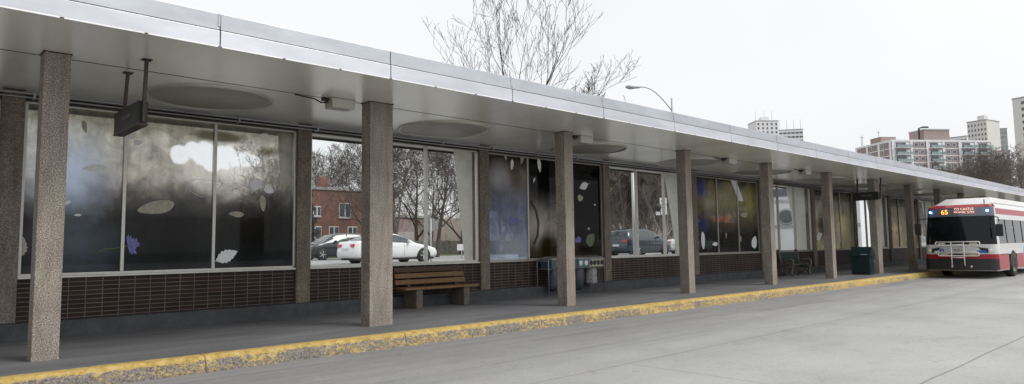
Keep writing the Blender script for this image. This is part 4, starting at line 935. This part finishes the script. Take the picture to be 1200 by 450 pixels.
tower('tower_block', 'tall beige slab tower with dark windows at the right edge of the picture', 1186, 117, 1226, 330, 18, 22, 3, 'slab_cream', 'win_dark', blank=3.4, winw=.75, winh=.55, top=False)
# towers seen through the second clear window
tower('tower_block', 'pale apartment tower seen above the wood through the second clear window', 765, 194, 796, 320, 14, 6, 8, 'slab_white', 'win_dark', winw=.6, winh=.5, top=False)
e, L, H = tower('tower_block', 'long white apartment building seen through the far clear bays', 996, 215, 1062, 210, 14, 7, 10, 'slab_white', 'win_dark', turn=60, winw=.6, winh=.5, top=False)

# ------------------------------------------------------------------ trees
def gen_tree(seed, H, spread=.6, levels=5, trunkr=.22, thin=1., lean=0., split_at=.18, nlimb=7, upness=.25, twig=.006, nbs=(6, 5, 4, 3, 3)):
    rr = random.Random(seed); tr = MB(); cr = MB()
    def rv(): return Vector((rr.gauss(0, 1), rr.gauss(0, 1), rr.gauss(0, 1))).normalized()
    def branch(p, d, L, r, lev, mb):
        n = 5 if lev < 3 else 3; pts = [p.copy()]; rs = [r]; q = p.copy(); dd = d.copy()
        for i in range(n):
            dd = (dd+rv()*(.10+.04*lev)+Vector((0, 0, upness*.25))).normalized(); q = q+dd*(L/n); pts.append(q.copy()); rs.append(max(twig, r*(1-(.93 if lev == 0 else .78)*(i+1)/n)))
        mb.tube(pts, rs, 7 if lev == 0 else 5 if lev < 2 else 3, cap=False)
        if lev >= levels: return
        nb = ([nlimb]+list(nbs))[lev]
        for k in range(nb):
            t_ = (split_at+(1-split_at)*(k+rr.random()*.8)/nb) if lev == 0 else .15+.85*(k+rr.random())/nb
            f_ = min(n-1e-3, t_*n); i = int(f_); base = pts[i].lerp(pts[i+1], f_-i); rl = rs[i]+(rs[i+1]-rs[i])*(f_-i)
            ax = (pts[min(i+1, n)]-pts[i]).normalized(); side = (rv()-ax*0); side = (side-ax*side.dot(ax)).normalized()
            nd = (ax*rr.uniform(.45, .95)+side*rr.uniform(.55, 1.)*spread*1.3+Vector((0, 0, upness*.6))).normalized()
            LL_ = L*(rr.uniform(.55, .85)*(1.15-.5*t_) if lev == 0 else rr.uniform(.42, .75)*(1.1-.4*t_))
            branch(base, nd, LL_, max(twig, rl*rr.uniform(.5, .72)), lev+1, cr)
    branch(Vector((0, 0, 0)), Vector((lean, 0, 1)).normalized(), H*.72, trunkr, 0, tr)
    return tr, cr
def make_tree(name, seed, label, group, bark='bark', **kw):
    tr, cr = gen_tree(seed, **kw); e = empty(name, (0, 0, 0), 0, label, 'tree', group)
    tr.build('trunk', bark, e); cr.build('crown', bark, e); return e
def place(e, px, d, rz, s, z=None):
    q = at(px, 285, d); e.location = (q.x, q.y, gz(q.x, q.y)-.05); e.rotation_euler.z = rz; e.scale = (s, s, s); return e
# the tall tree whose boughs rise over the canopy
big = make_tree('bare_tree', 21, 'tall bare tree whose boughs rise above the canopy against the sky', None, bark='bark_dark', H=19.5, spread=.50, levels=5, trunkr=.32, nlimb=7, split_at=.25, upness=.45, twig=.011, nbs=(5, 4, 3, 2, 2))
place(big, 612, 46, 1.2, .92)
b2 = make_tree('bare_tree', 47, 'lower bare tree leaning right, twigs just over the canopy', None, bark='bark_dark', H=13.8, spread=.55, levels=5, trunkr=.24, nlimb=6, upness=.3, twig=.010, lean=.3, nbs=(5, 4, 3, 2, 2)); place(b2, 632, 42, -.75, .86)
# near trees behind the first clear window
near = [make_tree('bare_tree', 60+i, 'bare brown tree in the tangle of boughs behind the first clear window', 'bare trees behind the first clear window', bark='bark', H=12.5, spread=.8, levels=5, trunkr=.22, nlimb=8, split_at=.15, upness=.18, twig=.010, nbs=(5, 5, 4, 3, 2)) for i in range(2)]
spots = [(352, 98, 1.25), (398, 100, 1.25), (436, 60, .95), (466, 55, 1.0), (490, 68, 1.05), (512, 50, .85), (540, 66, .98), (446, 80, 1.05), (372, 104, 1.25), (418, 96, 1.2), (505, 95, 1.15), (330, 70, .9)]
used = set()
for i, (px, d, s) in enumerate(spots):
    src = near[i % 2]
    o = src if (i % 2) not in used else copy_tree(src); used.add(i % 2); place(o, px, d, i*1.7, s)
# wood behind the second clear window and beyond
wood = [make_tree('bare_tree', 80+i, 'bare tree in the dense brown wood beyond the street', 'bare trees of the wood', bark=['bark_wood', 'bark_pale', 'bark_wood'][i], H=11, spread=.6, levels=5, trunkr=.15, nlimb=13, split_at=.1, upness=.3, twig=.015) for i in range(3)]
used = set(); rr = random.Random(9); n_ = 0
for row, (d0, cnt, x0_, x1_, s0) in enumerate(((62, 12, 690, 800, .95), (74, 13, 585, 810, 1.05), (88, 12, 690, 830, 1.15), (105, 14, 560, 900, 1.2), (110, 9, 960, 1120, .85))):
    for k in range(cnt):
        px = x0_+(x1_-x0_)*(k+rr.random()*.9)/cnt; i = n_ % 3; n_ += 1
        o = wood[i] if i not in used else copy_tree(wood[i]); used.add(i); place(o, px, d0+rr.uniform(-5, 6), rr.uniform(0, 6.3), s0*rr.uniform(.85, 1.08)*(.78 if px > 770 else 1))
far = [make_tree('bare_tree', 95+i, 'spreading bare tree in front of the apartment towers at right', 'bare trees before the towers', bark='bark_pale', H=13.5, spread=.85, levels=5, trunkr=.26, nlimb=7, split_at=.2, upness=.25, twig=.014) for i in range(2)]
used = set()
for i, (px, d, s) in enumerate(((1098, 150, 1.02), (1122, 120, .98), (1146, 112, 1.06), (1168, 118, 1.16), (1192, 108, 1.1), (1212, 120, 1.2), (1135, 160, 1.2), (1180, 150, 1.3), (1158, 140, 1.15), (1110, 128, .82), (1084, 135, .74), (1068, 150, .66), (1098, 118, .72))):
    o = far[i % 2] if (i % 2) not in used else copy_tree(far[i % 2]); used.add(i % 2); place(o, px, d, i*2.1, s)
rr = random.Random(31); g = MB()
for i in range(20000):
    y = rr.uniform(47, 150); x = rr.uniform(-30, 190)
    if y < 62 and x < 45 and x > 20: continue
    z = gz(x, y); h = rr.uniform(.8, 3.0)*(1 if rr.random() < .8 else 1.5); dx, dy = rr.gauss(0, .35), rr.gauss(0, .35); w_ = rr.uniform(.012, .03)
    g.add([(x-w_, y-w_, z-.1), (x+w_, y-w_, z-.1), (x, y+w_, z-.1), (x+dx, y+dy, z+h)], [(0, 1, 3), (1, 2, 3), (2, 0, 3)])
    for q_ in range(3):
        t_ = rr.uniform(.3, .8); bx, by, bz = x+dx*t_, y+dy*t_, z+h*t_; ex, ey = rr.gauss(0, .5), rr.gauss(0, .5); g.add([(bx-w_*.6, by, bz), (bx+w_*.6, by, bz), (bx+ex, by+ey, bz+rr.uniform(.2, .8))], [(0, 1, 2)])
tag(g.build('undergrowth', 'bark_wood'), kind='stuff')
# evergreen left of the house
q = at(359, 285, 60); eg = empty('evergreen_tree', (q.x, q.y, gz(q.x, q.y)), 0, 'dark drooping evergreen tree left of the brick house', 'tree')
g = MB(); g.tube([(0, 0, 0), (0, 0, 6.6)], [.16, .03], 7); g.build('trunk', 'bark', eg)
g = MB(); rr = random.Random(2)
for i in range(5200):
    h = rr.uniform(.12, 1); R_ = (1-h)**.7*1.3*rr.uniform(.25, 1)*(1+.25*math.sin(h*40)); a_ = rr.uniform(0, 6.28); c_ = Vector((R_*math.cos(a_), R_*math.sin(a_), h*6.7-R_*.25))
    d1 = Vector((rr.gauss(0, 1), rr.gauss(0, 1), rr.gauss(0, .7)-.6)).normalized()*.16; d2 = Vector((rr.gauss(0, 1), rr.gauss(0, 1), rr.gauss(0, 1))).normalized()*.035
    g.add([c_-d1-d2, c_+d1-d2*.3, c_+d1+d2*.3, c_-d1+d2], [(0, 1, 2, 3)])
g.build('crown', 'needles', eg)

# ------------------------------------------------------------------ light
SUN_EL, SUN_AZ = R(48), R(150)       # azimuth measured from +Y towards +X
w = bpy.data.worlds.new('World'); scene.world = w; w.use_nodes = True; nt = w.node_tree; nt.nodes.clear()
sky = nt.nodes.new('ShaderNodeTexSky'); sky.sky_type = 'NISHITA'; sky.sun_disc = False; sky.sun_elevation = SUN_EL; sky.sun_rotation = SUN_AZ; sky.air_density = 1.; sky.dust_density = 6.; sky.ozone_density = 1.
hs_ = nt.nodes.new('ShaderNodeHueSaturation'); hs_.inputs['Saturation'].default_value = .12; nt.links.new(sky.outputs[0], hs_.inputs['Color'])
mx = nt.nodes.new('ShaderNodeMix'); mx.data_type = 'RGBA'; mx.inputs[0].default_value = .86; nt.links.new(hs_.outputs[0], mx.inputs[6]); mx.inputs[7].default_value = (7.5, 7.6, 7.75, 1)
tc = nt.nodes.new('ShaderNodeTexCoord'); nz_ = nt.nodes.new('ShaderNodeTexNoise'); nz_.inputs['Scale'].default_value = 2.2; nz_.inputs['Detail'].default_value = 5; nt.links.new(tc.outputs['Generated'], nz_.inputs['Vector'])
mr = nt.nodes.new('ShaderNodeMapRange'); nt.links.new(nz_.outputs['Fac'], mr.inputs[0]); mr.inputs[1].default_value = .3; mr.inputs[2].default_value = .7; mr.inputs[3].default_value = .955; mr.inputs[4].default_value = 1.03
cl = nt.nodes.new('ShaderNodeVectorMath'); cl.operation = 'SCALE'; nt.links.new(mx.outputs[2], cl.inputs[0]); nt.links.new(mr.outputs[0], cl.inputs['Scale'])
bg = nt.nodes.new('ShaderNodeBackground'); bg.inputs['Strength'].default_value = .1; nt.links.new(cl.outputs[0], bg.inputs['Color'])
wo = nt.nodes.new('ShaderNodeOutputWorld'); nt.links.new(bg.outputs[0], wo.inputs['Surface'])
ld = bpy.data.lights.new('sun', 'SUN'); ld.energy = 1.5; ld.angle = R(25); ld.color = (1, .97, .93)
lo = bpy.data.objects.new('sun', ld); COL.objects.link(lo)
sd = Vector((math.sin(SUN_AZ)*math.cos(SUN_EL), math.cos(SUN_AZ)*math.cos(SUN_EL), math.sin(SUN_EL)))
lo.rotation_euler = sd.to_track_quat('Z', 'Y').to_euler(); lo.location = (0, -20, 30)
vs_ = scene.view_settings; vs_.view_transform = 'Standard'; vs_.look = 'None'; vs_.exposure = .47; vs_.gamma = 1; vs_.use_curve_mapping = False
cy = scene.cycles; cy.max_bounces = 8; cy.transparent_max_bounces = 12; cy.use_denoising = True; cy.sample_clamp_indirect = 6; cy.caustics_reflective = False; cy.caustics_refractive = False
